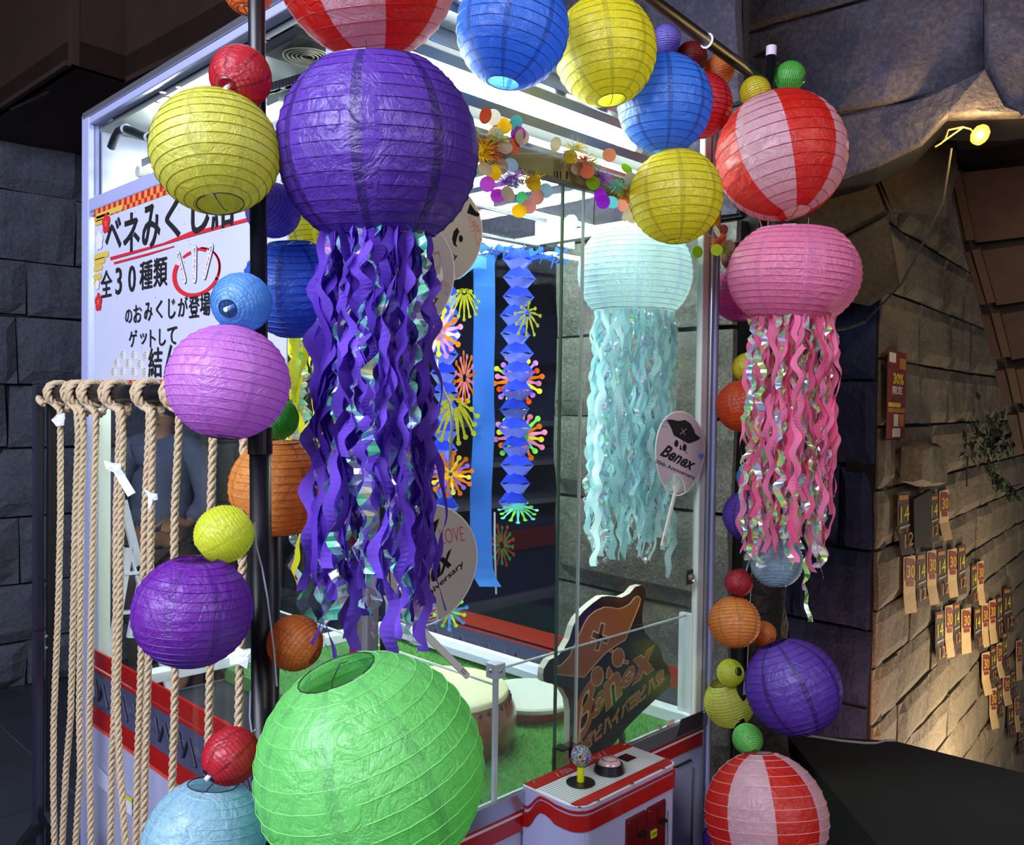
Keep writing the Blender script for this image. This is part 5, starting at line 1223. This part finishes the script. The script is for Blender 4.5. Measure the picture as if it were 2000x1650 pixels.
for k, ch in enumerate(kat):
    t0, t1 = k/10, (k+.93)/10
    A0_, A1_ = (400, 1650), (1190, 950)
    BLp = (A0_[0]+(A1_[0]-A0_[0])*t0, A0_[1]+(A1_[1]-A0_[1])*t0); BRp = (A0_[0]+(A1_[0]-A0_[0])*t1, A0_[1]+(A1_[1]-A0_[1])*t1); TLp = (BLp[0]-12, BLp[1]-112)
    for l, m_, b2 in ((.0014, M_sbt, .06), (.0018, M_sbb, .02)):
        e = .0011 if m_ is M_sbt else 0; A, B_, C_ = SB(*BLp, l), SB(*BRp, l), SB(*TLp, l); u_ = (B_-A).normalized(); v_ = (C_-A).normalized()
        text_on(ch, A-u_*e-v_*e, B_+u_*e-v_*e, C_-u_*e+v_*e, m_, sb, bold=b2)
for x, dx in ((1208, 0), (1222, 0)):
    a = on(1, 1205, 1418, YSB+.03); 
q = MB(); q.bar(on(1, 1207, 1400, YSB+.02), on(1, 1216, 1447, YSB+.03), .012, .012); q.build('stand_leg', plain('stand_black', '1a1216', .4), sb)

# ------------------------------------------------------------------ prizes: drum, white disc
dc = on(2, 905, 1470, .787); dR = .172; dc = at(858, 1350, 1.93); dz = .966; dc.z = .787
dr = thing('taiko_drum', dc, 'brown barrel drum with cream skin and iron studs standing on the turf', 'drum')
q = MB(); prof = [(dR*.87+dR*.13*math.sin(math.pi*i/12), .002+.118*i/12) for i in range(13)]
M_drum = plain('drum_wood', '7c4028', .25, var=.45, scale=9, coat=.5, bump=.2)
q.lathe(dc, prof, 48); q.build('drum_body', M_drum, dr, smooth=False)
for o in dr.children:
    for p in o.data.polygons: p.use_smooth = len(p.vertices) == 4
q = MB(); q.lathe(dc, [(dR*.885, .110), (dR*.885, .124), (dR*.86, .129), (dR*.5, .130), (0, .130)], 48, cap=False); q.build('drum_skin', plain('drum_skin', 'd8d3ae', .55, var=.06), dr, smooth=True)
st = MB()
for k in range(44):
    a = 2*math.pi*k/44; p = dc+Vector((math.cos(a)*dR*.895, math.sin(a)*dR*.895, .106)); d = (math.cos(a), math.sin(a), 0)
    s = MB(); s.lathe(p, [(.0068, 0), (.0058, .0034), (.003, .0056), (0, .006)], 10, d, cap=False); s.build('stud', plain('stud_iron', '3d3830', .3, .8), dr, smooth=True)
# round white stand on a red foot
wc = at(1036, 1362, 2.16)
wd = thing('round_tray', Vector((wc.x, wc.y, .787)), 'round white board lying behind the drum on a red foot', 'tray')
q = MB(); q.lathe((wc.x, wc.y, .787), [(.088, .0), (.08, .02), (.05, .022)], 32); q.build('foot', plain('foot_red', 'c43a30', .5), wd)
q = MB(); q.lathe((wc.x, wc.y, .787), [(.118, .026), (.120, .030), (.120, .036), (.116, .040), (0, .041)], 40); q.build('tray_top', plain('tray_white', 'cfd2cc', .5), wd)

# ------------------------------------------------------------------ hanging paper ornaments inside the cabinet
def band(label, pts, w, d, mat, name='crepe_band'):
    """ribbon facing the viewer's side, hung from the gantry"""
    P = []; 
    for i, (x, y, dd) in enumerate(pts):
        c = at(x, y, d+dd); t_ = Vector((_k, -_k, 0)); P += [c-t_*w/2, c+t_*w/2]
    q = MB(); q.add(P, [(2*i, 2*i+1, 2*i+3, 2*i+2) for i in range(len(pts)-1)])
    o = q.build(name, mat, label=label, category='streamer'); so = o.modifiers.new('s', 'SOLIDIFY'); so.thickness = .0008
    return o
M_crepe = ribbon('crepe_sky', '62aaff', .5)
band('long flat sky-blue crepe band hanging beside the honeycomb garland', [(945,498,.02),(946,560,0),(946,640,0),(944,720,0),(944,790,.0),(946,830,.004),(942,900,0),(939,960,0),(939,1020,0),(940,1080,.0),(942,1110,-.008),(948,1130,-.02),(958,1146,-.045)], .047, 1.92, M_crepe)
q = MB(); P = []
for i in range(9):
    a = i/8; c = at(880+a*70, 528-a*22+6*math.sin(a*7), 1.9); P += [c+Vector((0,0,.012-.004*a)), c-Vector((0,0,.018))]
q.add(P, [(2*i, 2*i+1, 2*i+3, 2*i+2) for i in range(8)]); o = q.build('crepe_band', M_crepe, label='short sky-blue crepe end slung sideways below the cream fan', category='streamer')
band('white cord hanging down past the sky-blue crepe band', [(966,1000,0),(966,1060,0),(968,1120,0),(969,1160,0)], .004, 1.93, M_white2, 'cord')
def honeycomb(label, px, y0, y1, w_, d, seed):
    """pleated tissue garland: open folded cells stacked vertically"""
    T = thing('honeycomb_garland', at(px, y0, d), label, 'garland'); rnd = random.Random(seed)
    M_h = [ribbon('tissue_royal', '4460ff', .45), ribbon('tissue_royal_light', 'a4b4ff', .45)]
    n = int((y1-y0)/36); H = (y1-y0)/n*d/FPX; top = at(px, y0, d)
    rt_ = Vector((_k, -_k, 0)); fw_ = Vector((_k, _k, 0))
    for k in range(n):
        c = top+Vector((0, 0, -H*(k+.5)))+rt_*(.004*math.sin(k*1.3)); w2 = w_/2*rnd.uniform(.92, 1.08); tilt = rnd.uniform(-.12, .12)
        for s, m_ in ((1, M_h[0]), (-1, M_h[1])):
            # six-sided pleated ring, upper half folds up, lower half folds down
            P = []; 
            for i in range(8):
                a = 2*math.pi*i/8+.2
                ro_ = w2*(1.0 if i % 2 == 0 else .90); ri_ = w2*.42
                zo = s*H*.10*(1 if i % 2 else -.3)+tilt*math.cos(a)*.012; zi = s*H*.50
                P.append(c+rt_*ro_*math.cos(a)+fw_*ro_*.55*math.sin(a)+Vector((0, 0, zo)))
                P.append(c+rt_*ri_*math.cos(a+.39)*1.2+fw_*ri_*.6*math.sin(a+.39)+Vector((0, 0, zi+.004*math.cos(3*a))))
            mb = MB(); F = []
            for i in range(8): j = (i+1) % 8; F.append((2*i, 2*j, 2*i+1)); F.append((2*i+1, 2*j, 2*j+1))
            mb.add(P, F); mb.build('pleat', m_, T)
    return T
honeycomb('royal-blue honeycomb tissue garland with firework cut-outs, right of the sky-blue band', 1012, 488, 1000, .074, 1.95, 1)
honeycomb('second honeycomb tissue garland, half hidden behind the purple ribbons', 872, 560, 1010, .066, 2.05, 2)
def fringe(label, x0, x1, y, d, seed):
    q = MB(); rnd = random.Random(seed); n = 46
    for k in range(n):
        a = at(x0+(x1-x0)*k/n+rnd.uniform(-6, 6), y+(k/n)*10+rnd.uniform(-12, 12), d+rnd.uniform(-.03, .03)); L1 = Vector([rnd.uniform(-1, 1) for _ in range(3)]).normalized(); L2 = L1.orthogonal().normalized()
        s = rnd.uniform(.009, .02); q.quad(a-L1*s-L2*s*.5, a+L1*s-L2*s*.5, a+L1*s*.8+L2*s*.5, a-L1*s*.6+L2*s*.6)
    return q.build('tissue_fringe', ribbon('fringe_blue', '3a6cf0', .4), label=label, category='tinsel', kind='stuff')
fringe('crumpled blue tissue bunched along the gantry rods', 935, 1100, 492, 1.98, 3)
def firework(label, px, py, d, r, cols, n, droop=0.0, tilt=(0, 0), glitter=False, hub=None, star=False, cat='paper ornament'):
    c = at(px, py, d); T = thing('firework_ornament', c, label, cat)
    nrm = (CAMP-c).normalized(); nrm.rotate(Matrix.Rotation(tilt[0], 3, 'Z')); X = Vector((0, 0, 1)).cross(nrm).normalized(); Y = nrm.cross(X)
    nrm2 = (nrm+Y*tilt[1]).normalized(); Y = nrm2.cross(X).normalized(); 
    if hub:
        q = MB(); q.prism([c+X*math.cos(t)*r*.38*(1 if i % 2 else .9)+Y*math.sin(t)*r*.38*(1 if i % 2 else .9) for i, t in enumerate([k*math.pi/10 for k in range(20)])], nrm2*.001); q.build('hub', hub, T)
        if star: q = MB(); q.prism([c+nrm2*.0014+(X*math.cos(t)+Y*math.sin(t))*r*(.15 if i % 2 else .065) for i, t in enumerate([k*math.pi/5+.3 for k in range(10)])], nrm2*.0006); q.build('star_hole', plain('star_dark', '1c2440', .6), T)
    for k in range(n):
        a = 2*math.pi*(k+.5)/n; d1 = X*math.cos(a)+Y*math.sin(a); s1 = nrm2.cross(d1); w = r*.085; m_ = cols[k % len(cols)]
        rr = r*(1 if k % 2 == 0 else .86); P = []
        line = []
        for i in range(6):
            t = .2+.8*i/5; line.append(c+d1*rr*t+Vector((0, 0, -droop*r*t*t))+nrm2*(.0006*(k % 3)))
        mb = MB(); pts = []
        ws = [.5, .75, 1.0, .9, .6, .9]
        for p, w_ in zip(line, ws): pts += [p-s1*w*w_, p+s1*w*w_]
        mb.add(pts, [(2*i, 2*i+1, 2*i+3, 2*i+2) for i in range(5)])
        e = line[-1]+d1*w*.6; b0 = len(mb.v); mb.add([e+(s1*math.cos(t)+d1*math.sin(t))*w*1.45+nrm2*.0004 for t in [i*math.pi/5 for i in range(10)]], [tuple(range(10))])
        mb.build('ray', m_, T)
    return T
def R2(n_, c_): return ribbon('ray_'+n_, c_, .45)
c_or, c_yl, c_pk, c_vi, c_gr, c_tq = R2('orange', 'f07a18'), R2('yellow', 'e8e030'), R2('pink', 'f890b8'), R2('violet', 'c080f0'), R2('green', '90f060'), R2('aqua', '80f0e0')
c_dor = R2('deep_orange', 'f05010'); c_sun = R2('sun', 'ffe040'); c_pp = R2('pale_pink', 'ffc8e8')
gl_m = plain('glitter_yellow', 'd8dc20', .5, var=.5, scale=700, bump=.6)
firework('yellow glitter firework ornament under the cream fan', 907, 570, 1.86, .030, [gl_m], 14, droop=.9, glitter=True)
firework('pink and orange firework ornament half behind the purple ribbons', 856, 648, 1.88, .052, [c_pk, c_or, c_pp, c_yl, c_vi], 18, tilt=(-.5, 0), hub=c_pp, star=True)
firework('narrow edge-on orange and pink firework ornament', 907, 738, 1.84, .050, [c_or, c_pk], 16, tilt=(1.15, 0))
firework('yellow glitter firework ornament hanging over the bent chrome tube', 888, 788, 1.9, .048, [gl_m], 16, droop=.75, glitter=True)
firework('orange and violet firework ornament with yellow star centre above the large fan', 880, 926, 1.86, .043, [c_or, c_vi, c_or, c_sun], 20, hub=c_sun, star=True)
firework('yellow-green glitter ornament on the right of the honeycomb garland', 1030, 612, 1.93, .036, [gl_m], 10, droop=.4, tilt=(.7, 0), glitter=True)
firework('orange-tipped firework ornament around the middle of the honeycomb garland', 1012, 742, 1.99, .052, [c_or, c_dor, c_vi, c_yl, c_pk], 20, hub=c_sun)
firework('multicolour pastel firework ornament around the lower honeycomb garland', 1016, 851, 1.99, .053, [c_pk, c_or, c_gr, c_pk, c_sun], 20, hub=c_gr)
firework('aqua and green drooping ornament at the foot of the honeycomb garland', 1012, 990, 1.93, .040, [c_tq, c_gr], 14, droop=.3, tilt=(0, 1.6), hub=c_tq)
firework('blue and green ornament tip showing below the large fan', 878, 1194, 1.9, .036, [R2('blue', '50a0f0'), c_gr], 14)
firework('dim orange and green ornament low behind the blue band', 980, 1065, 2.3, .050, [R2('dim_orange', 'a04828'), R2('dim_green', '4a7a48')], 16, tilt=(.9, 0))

# ------------------------------------------------------------------ tinsel garland with paper discs along the header, its glass reflection built solid
PAST = ['8fe0e0', 'f2ead0', 'f08a60', 'ffe02a', 'e8d8b8', 'f0b088', 'e070e8', '70d0a8', 'd8f060', 'f8c0b0', 'c8e8f8', 'a8d030', 'c040e0', 'f4f0e0']
Mp = [ribbon('disc_'+str(i), c, .5) for i, c in enumerate(PAST)]
Mt = [ribbon('tuft_'+c, c, .4) for c in ('ffe83a', 'ff9a70', 'd0f860', '90f0e0', 'd090f0', 'ffc890', 'f0ffff')]
gl = thing('tinsel_garland', on(1, 960, 290, YC-.03), 'pastel tinsel garland with paper discs strung along the header of the glass, its reflection built as more discs', 'garland')
YG = YC-.03
def G(x, y, dy=0): return on(1, x, y, YG+dy)
discs = [(948,226,2),(963,229,13),(976,250,2),(985,246,3),(1008,240,0),(1012,262,6),(1004,286,2),(986,288,4),(1020,268,4),(968,262,1),(948,330,4),(964,338,3),(978,326,4),(998,322,10),(952,360,6),(972,382,6),(992,378,4),(1020,388,7),(1033,403,9),(1014,412,3),(1050,385,9),(1042,358,3),(1066,372,10),  # lower discs here build the garland's reflection in the glass
         (1085,282,1),(1114,306,3),(1129,330,4),(1147,336,2),(1190,303,5),(1158,357,11),(1172,382,12),(1178,394,12),(1195,395,0),(1224,330,11),(1232,350,13),(1216,402,9),(1224,420,13),(1235,425,13),(1400,452,13),(1412,450,5),(1408,466,2),(1362,492,11),(1400,488,8),(1424,480,13),(1398,430,3)]
rnd = random.Random(8)
for (x, y, c) in discs:
    p = G(x, y, rnd.uniform(-.02, .01)); nn = Vector((rnd.uniform(-.6, .6)-.5, -1, rnd.uniform(-.6, .6))).normalized(); X = nn.orthogonal().normalized(); Y = nn.cross(X); r = .0135
    q = MB(); q.prism([p+(X*math.cos(t)+Y*math.sin(t))*r for t in [i*math.pi/9 for i in range(18)]], nn*.0006); q.build('paper_disc', Mp[c], gl)
tufts = [(945,288,0),(958,284,1),(972,270,2),(962,300,1),(940,305,0),(985,356,4),(1002,362,3),(1024,355,5),(1040,350,0),(1110,298,6),(1122,290,0),(1140,312,1),(1155,318,2),(1168,345,4),(1178,350,4),(1205,362,3),(1222,375,0),(1230,385,1),(1402,478,1),(1412,488,2),(1002,345,4)]  # lower tufts near the left also build the glass reflection
for (x, y, c) in tufts:
    p = G(x, y); q = MB()
    for k in range(120):
        d = Vector((rnd.gauss(0, 1), rnd.gauss(0, .6), rnd.gauss(0, 1))).normalized(); e = p+d*rnd.uniform(.012, .030); s = d.orthogonal().normalized()*.0009
        b = p+d*.002; q.quad(b-s, b+s, e+s, e-s)
    o = q.build('tinsel_tuft', Mt[c], gl); o['kind'] = 'stuff'
q = MB(); q.tube([G(x, y) for x, y in ((935,290),(970,300),(1040,300),(1100,300),(1150,325),(1200,365),(1240,385),(1320,410),(1400,470))], .001, 5); q.build('garland_string', M_wire, gl)

# ------------------------------------------------------------------ flyers on the warm wall
M_fA = plain('flyer_cream', 'b89a68', .7, var=.15, scale=60); M_fB = plain('flyer_brown', '3d2a14', .7, var=.3, scale=60); M_f30 = plain('flyer_yellow', 'c8b428', .6); M_fr = plain('flyer_red', '7a2a1c', .6); M_fo = plain('flyer_orange', 'a86a1c', .6)
FL = [(1753,1779,962,1084,'B'),(1815,1833,966,1060,'B'),(1835,1853,959,1056,'A'),(1765,1788,1088,1199,'A'),(1790,1809,1080,1187,'B'),(1811,1829,1077,1182,'A'),(1830,1849,1073,1174,'B'),(1851,1869,1074,1168,'A'),(1871,1886,1066,1162,'B'),(1897,1908,1104,1186,'B'),(1909,1921,1098,1182,'A'),
      (1827,1844,1196,1300,'B'),(1846,1861,1184,1285,'A'),(1862,1875,1178,1268,'B'),(1878,1896,1190,1278,'A'),(1903,1916,1188,1272,'B'),(1918,1930,1181,1265,'A'),(1932,1945,1174,1258,'A'),(1947,1958,1166,1248,'B'),(1960,1976,1148,1236,'B'),
      (1918,1933,1276,1358,'A'),(1935,1945,1266,1336,'B'),(1947,1957,1258,1324,'A'),(1958,1967,1236,1312,'B'),(1933,1947,1346,1424,'A'),(1948,1957,1336,1402,'B'),(1959,1973,1322,1378,'A'),(1974,1983,1312,1364,'B'),(1985,1996,1252,1330,'A'),(1968,1980,1376,1442,'B'),(1982,1991,1362,1430,'A'),(1989,1999,1406,1475,'B')]
seq = ['topmost tall one beside the dark recess', 'narrow one right of the dark recess', 'right of the narrow one near the recess']
rows_lab = {0: 'top row', 1: 'middle row', 2: 'lower middle row', 3: 'lowest rows'}
for k, (x0, x1, ya, yb2, kd) in enumerate(FL):
    row = 0 if k < 3 else 1 if k < 11 else 2 if k < 20 else 3
    idx = k-(0, 3, 11, 20)[row]+1; tot_ = (3, 8, 9, 12)[row]
    ordn = ['first', 'second', 'third', 'fourth', 'fifth', 'sixth', 'seventh', 'eighth', 'ninth', 'tenth', 'eleventh', 'twelfth'][idx-1]
    lab = ('cream flyer marked 30, ' if kd == 'A' else 'brown flyer with gold print, ')+ordn+' from left in the '+rows_lab[row]
    a = onR(x0, ya, .044); T = thing('wall_flyer', a, lab, 'flyer', 'coupon flyers pasted on the passage wall')
    A, B_, C_, D = onR(x0, yb2, .044), onR(x1, yb2-4, .044), onR(x1, ya-4, .048), onR(x0, ya, .044)
    w = (B_-A); h = (D-A)
    rr_ = random.Random(k); curl = NR*rr_.uniform(.002, .02)
    q = MB(); m_ = [A+curl, B_+curl, B_.lerp(C_, .35), C_, D, A.lerp(D, .35)]; q.add(m_, [(0, 1, 2, 5), (5, 2, 3, 4)]); o = q.build('sheet', M_fA if kd == 'A' else M_fB, T); so = o.modifiers.new('s', 'SOLIDIFY'); so.thickness = .0015
    def U_(u, v): return A+w*u+h*v+NR*(.003+ (curl.length if v < .35 else 0))
    if kd == 'A':
        q = MB(); q.prism([U_(.08, .58), U_(.92, .58), U_(.92, .97), U_(.08, .97)], NR*.0005); q.build('print', M_fr, T)
        text_on('30', U_(.2, .64)+NR*.001, U_(.85, .64)+NR*.001, U_(.2, .86)+NR*.001, M_f30, T)
        q = MB(); q.prism([U_(.2, .48), U_(.8, .48), U_(.8, .56), U_(.2, .56)], NR*.0005); q.build('print', M_fr, T)
    else:
        text_on('14', U_(.15, .52)+NR*.001, U_(.8, .56)+NR*.001, U_(.15, .78)+NR*.001, M_f30, T)
        q = MB(); q.prism([U_(.05, .88), U_(.75, .90), U_(.75, .97), U_(.05, .96)], NR*.0005); q.build('print', M_fo, T)
        text_on('12', U_(.15, .12)+NR*.001, U_(.8, .16)+NR*.001, U_(.15, .34)+NR*.001, M_fo, T)
        q = MB(); q.prism([U_(.1, .41), U_(.9, .46), U_(.9, .50), U_(.1, .45)], NR*.0005); q.build('print', plain('flyer_grey', '8f8a78', .6), T)
pt = thing('wall_poster', onR(1731, 857, .06), 'long narrow red poster with a yellow 3 on the passage wall', 'poster')
A, B_, D = onR(1730, 857, .044), onR(1766, 856, .044), onR(1734, 681, .044); w = B_-A; h = D-A
def U_(u, v, l=.003): return A+w*u+h*v+NR*l
q = MB(); q.prism([U_(0, 0, 0), U_(1, 0, 0), U_(1, 1, 0), U_(0, 1, 0)], NR*.002); q.build('sheet', plain('poster_red', '6e1a14', .6, var=.4, scale=40), pt)
text_on('30%', U_(.28, .62), U_(.85, .62), U_(.28, .75), M_f30, pt, bold=.04); text_on('限定', U_(.25, .50), U_(.8, .51), U_(.25, .60), plain('print_cream', 'cfc6b0', .6), pt, bold=.03)
for u0, v0, u1, v1, m_ in ((.05, .86, .4, .97, plain('print_cream', 'cfc6b0', .6)), (.05, .36, .7, .41, M_f30), (.05, .3, .95, .35, M_fo), (.35, .14, .6, .28, plain('print_cream', 'cfc6b0', .6)), (.65, .14, .9, .28, M_fo), (.3, .02, .72, .12, plain('print_cream', 'cfc6b0', .6)), (.6, .8, .95, .93, M_fo)):
    q = MB(); q.prism([U_(u0, v0), U_(u1, v0), U_(u1, v1), U_(u0, v1)], NR*.0005); q.build('print', m_, pt)
# raised black slab painting a hole's darkness, and rock bump on the warm wall
q = MB(); q.prism([onR(x, y, .045) for x, y in ((1776, 975), (1800, 962), (1812, 955), (1812, 1050), (1803, 1062), (1778, 1072))], NR*.018); o = q.build('recess', plain('recess_shade', '050403', .95), wr)
poly_rock([onR(x, y, .05) for x, y in ((1760, 872), (1790, 860), (1828, 866), (1836, 905), (1825, 948), (1790, 952), (1758, 940))], .06, NR, M_warm, 77, wr, amp=.03, name='rock_bump')
# ivy hanging over the wall
iv = thing('ivy_vine', onR(1940, 850, .15), 'dark green ivy hanging where the roof meets the warm wall', 'plant')
rnd = random.Random(5); Mi = [plain('ivy_dark', '16200c', .6), plain('ivy_mid', '2c3a16', .6)]
q = [MB(), MB()]
for k in range(260):
    if k < 190: x, y = rnd.gauss(1945, 28), rnd.gauss(855, 26)
    else: t = rnd.random(); x, y = 1935+t*45+rnd.gauss(0, 5), 925+t*45+rnd.gauss(0, 7)
    c = onR(x, y, .1+rnd.random()*.1); nn = (NR+Vector([rnd.uniform(-.7, .7) for _ in range(3)])).normalized(); X = nn.orthogonal().normalized(); X.rotate(Matrix.Rotation(rnd.uniform(0, 6.28), 3, nn)); Y = nn.cross(X); s = rnd.uniform(.02, .045)
    q[k % 2].add([c-X*s, c-X*s*.2+Y*s*.55, c+X*s, c-X*s*.2-Y*s*.55, c+nn*.006], [(0, 4, 1), (1, 4, 2), (2, 4, 3), (3, 4, 0)])
for i in (0, 1): o = q[i].build('foliage', Mi[i], iv); o['kind'] = 'stuff'
q_ = MB(); q_.tube([onR(x, y, .12) for x, y in ((1930,900),(1932,925),(1945,945),(1960,955),(1978,950),(1995,945))], .006, 5); q_.build('stem', plain('ivy_stem', '2a1c10', .8), iv)
q_ = MB(); q_.tube([onR(x, y, .1) for x, y in ((1902,925),(1890,915),(1890,890),(1888,950))], .004, 5); q_.build('stem', plain('ivy_stem', '2a1c10', .8), iv)
# black cable sagging from the overhang, warm bulb
wb = MB(); wb.tube([at(x, y, 2.95) for x, y in ((1858, 290), (1852, 330), (1842, 395), (1815, 450), (1785, 510), (1760, 555), (1722, 595), (1690, 628), (1650, 642), (1626, 645))], .004, 6)
wb.build('hanging_cable', plain('cable_black', '07070a', .6), label='thin black cable sagging from the overhang behind the pink lantern', category='cable')
bl = thing('warm_bulb', at(1915, 262, 2.9), 'bare glowing warm bulb on a twisted wire at the top right', 'lamp')
bc = at(1915, 262, 2.9); dpt = (at(1925, 245, 2.9)-at(1905, 278, 2.9)).normalized()
q = MB(); q.lathe(bc, [(.0, -.034), (.018, -.030), (.026, -.014), (.027, .0), (.024, .016), (.014, .028), (.0, .031)], 20, dpt, cap=False); q.build('bulb', plain('bulb_glow', 'ffa828', .4, emit=2.6), bl, smooth=True)
q = MB(); q.tube([at(x, y, 2.92) for x, y in ((1905, 262), (1895, 252), (1880, 248), (1852, 254), (1846, 272), (1838, 280), (1826, 287))], .003, 6); q.build('bulb_wire', plain('wire_tan', '8a6a3a', .5), bl)
q = MB(); q.tube([at(x, y, 2.92) for x, y in ((1882, 248), (1862, 262), (1840, 278))], .003, 6); q.build('bulb_wire', plain('wire_tan', '8a6a3a', .5), bl)
light('POINT', 'bulb_light', bc+(CAMP-bc).normalized()*.06, None, 6, (1.0, .62, .18), .03)

# ------------------------------------------------------------------ person's reflection in the panes, built as a solid figure behind the machine
def skin_body(name, verts, edges, radii, mat, parent, root=0, sub=2):
    me = bpy.data.meshes.new(name); me.from_pydata([tuple(v) for v in verts], edges, []); me.materials.append(mat)
    o = link(name, me, parent)
    m = o.modifiers.new('Skin', 'SKIN'); me.skin_vertices.new(name='') if not me.skin_vertices else None
    for i, r in enumerate(radii):
        r = r if isinstance(r, tuple) else (r, r); me.skin_vertices[0].data[i].radius = r
    me.skin_vertices[0].data[root].use_root = True
    s = o.modifiers.new('sub', 'SUBSURF'); s.levels = sub; s.render_levels = sub
    dg = bpy.context.evaluated_depsgraph_get(); m2 = bpy.data.meshes.new_from_object(o.evaluated_get(dg)); o.modifiers.clear(); o.data = m2
    for p in m2.polygons: p.use_smooth = True
    return o
pb = at(318, 800, 4.5); ps = thing('person', (pb.x, pb.y, 0), 'reflected person in a grey-blue jacket and brown trousers, built as a figure behind the machine', 'person')
px_, py_ = pb.x, pb.y
s_d = Vector((_k, -_k, 0)); f_d = -Vector((_k, _k, 0))
def W_(s, f, z): s, f, z = s*.93, f*.93, z*.93; v = Vector((px_, py_, z))+s_d*s+f_d*f; return v
M_skin = plain('skin', '8a6248', .55); M_jk = plain('jacket_blue_grey', '4a5068', .85, var=.2, scale=12); M_tr = plain('trousers_brown', '3a2a26', .9)
# body: one continuous figure
V = [W_(0,0,.92), W_(0,0,1.1), W_(0,0,1.28), W_(0,.01,1.38), W_(0,.02,1.45), W_(0,.02,1.53), W_(0,.02,1.61),
     W_(.19,0,1.34), W_(.25,.02,1.10), W_(.20,.16,.98), W_(.14,.24,1.02), W_(-.19,0,1.34), W_(-.26,.0,1.10), W_(-.25,.06,.88), W_(-.24,.08,.80),
     W_(.10,0,.86), W_(.11,.01,.48), W_(.12,-.02,.09), W_(.12,.12,.04), W_(-.10,0,.86), W_(-.11,.01,.48), W_(-.12,-.02,.09), W_(-.12,.12,.04)]
E_ = [(0,1),(1,2),(2,3),(3,4),(4,5),(5,6),(3,7),(7,8),(8,9),(9,10),(3,11),(11,12),(12,13),(13,14),(0,15),(15,16),(16,17),(17,18),(0,19),(19,20),(20,21),(21,22)]
Rr = [.13,.12,.14,.10,.05,.085,.075,.06,.045,.035,.03,.06,.045,.035,.03,.085,.058,.042,.035,.085,.058,.042,.035]
skin_body('body', V, E_, [r*(.72 if i not in (4, 5, 6) else .93) for i, r in enumerate(Rr)], M_skin, ps)
VJ = [W_(0,0,.90), W_(0,0,1.1), W_(0,0,1.28), W_(0,.01,1.40), W_(.20,0,1.35), W_(.265,.02,1.10), W_(.215,.15,.99), W_(-.20,0,1.35), W_(-.275,.0,1.10), W_(-.26,.06,.90)]
skin_body('jacket', VJ, [(0,1),(1,2),(2,3),(3,4),(4,5),(5,6),(3,7),(7,8),(8,9)], [.165,.155,.165,.10,.085,.066,.055,.085,.066,.055], M_jk, ps)
VT = [W_(0,0,.95), W_(.10,0,.84), W_(.11,.01,.48), W_(.12,-.02,.10), W_(-.10,0,.84), W_(-.11,.01,.48), W_(-.12,-.02,.10)]
skin_body('trousers', VT, [(0,1),(1,2),(2,3),(0,4),(4,5),(5,6)], [.14,.11,.078,.065,.11,.078,.065], M_tr, ps)
hr = MB(); 
for i in range(9):
    pass
hr.lathe(W_(0, -.012, 1.63), [(.0, .075), (.05, .044), (.088, .03), (.098, -.01), (.092, -.06), (.07, -.09)], 20, cap=False); hr.build('hair', plain('hair_dark', '1a1310', .7), ps, smooth=True)
for s in (-1, 1):
    q = MB(); q.lathe(W_(s*.032, .098, 1.58), [(.0, .01), (.008, .006), (.011, 0)], 10, f_d, cap=False); q.build('eye', M_black, ps, smooth=True)
    for k in range(5):
        hb = (W_(.14, .24, 1.02) if s > 0 else W_(-.24, .08, .80)); off = s_d*(.012*(k-2))
        dd = (f_d*.7+Vector((0,0,-.7))) if s > 0 else Vector((0,0,-1))
        if k == 4: dd = (dd+s_d*(-s)*.8).normalized(); off = s_d*(-s)*.02
        q = MB(); q.tube([hb+off, hb+off+dd*.05, hb+off+dd*(.085-.004*abs(k-2))], [.009, .008, .006], 8); q.build('finger', M_skin, ps, smooth=True)
q = MB(); q.lathe(W_(0, .10, 1.55), [(.0, .022), (.009, .012), (.013, 0)], 10, f_d, cap=False); q.build('nose', M_skin, ps, smooth=True)
q = MB(); q.bar(W_(-.02, .102, 1.515), W_(.02, .102, 1.515), .006, .006); q.build('mouth', plain('lip', '6a3a34', .6), ps)
print('OBJECTS', len(bpy.data.objects), 'POLYS', sum(len(o.data.polygons) for o in bpy.data.objects if o.type == 'MESH'))
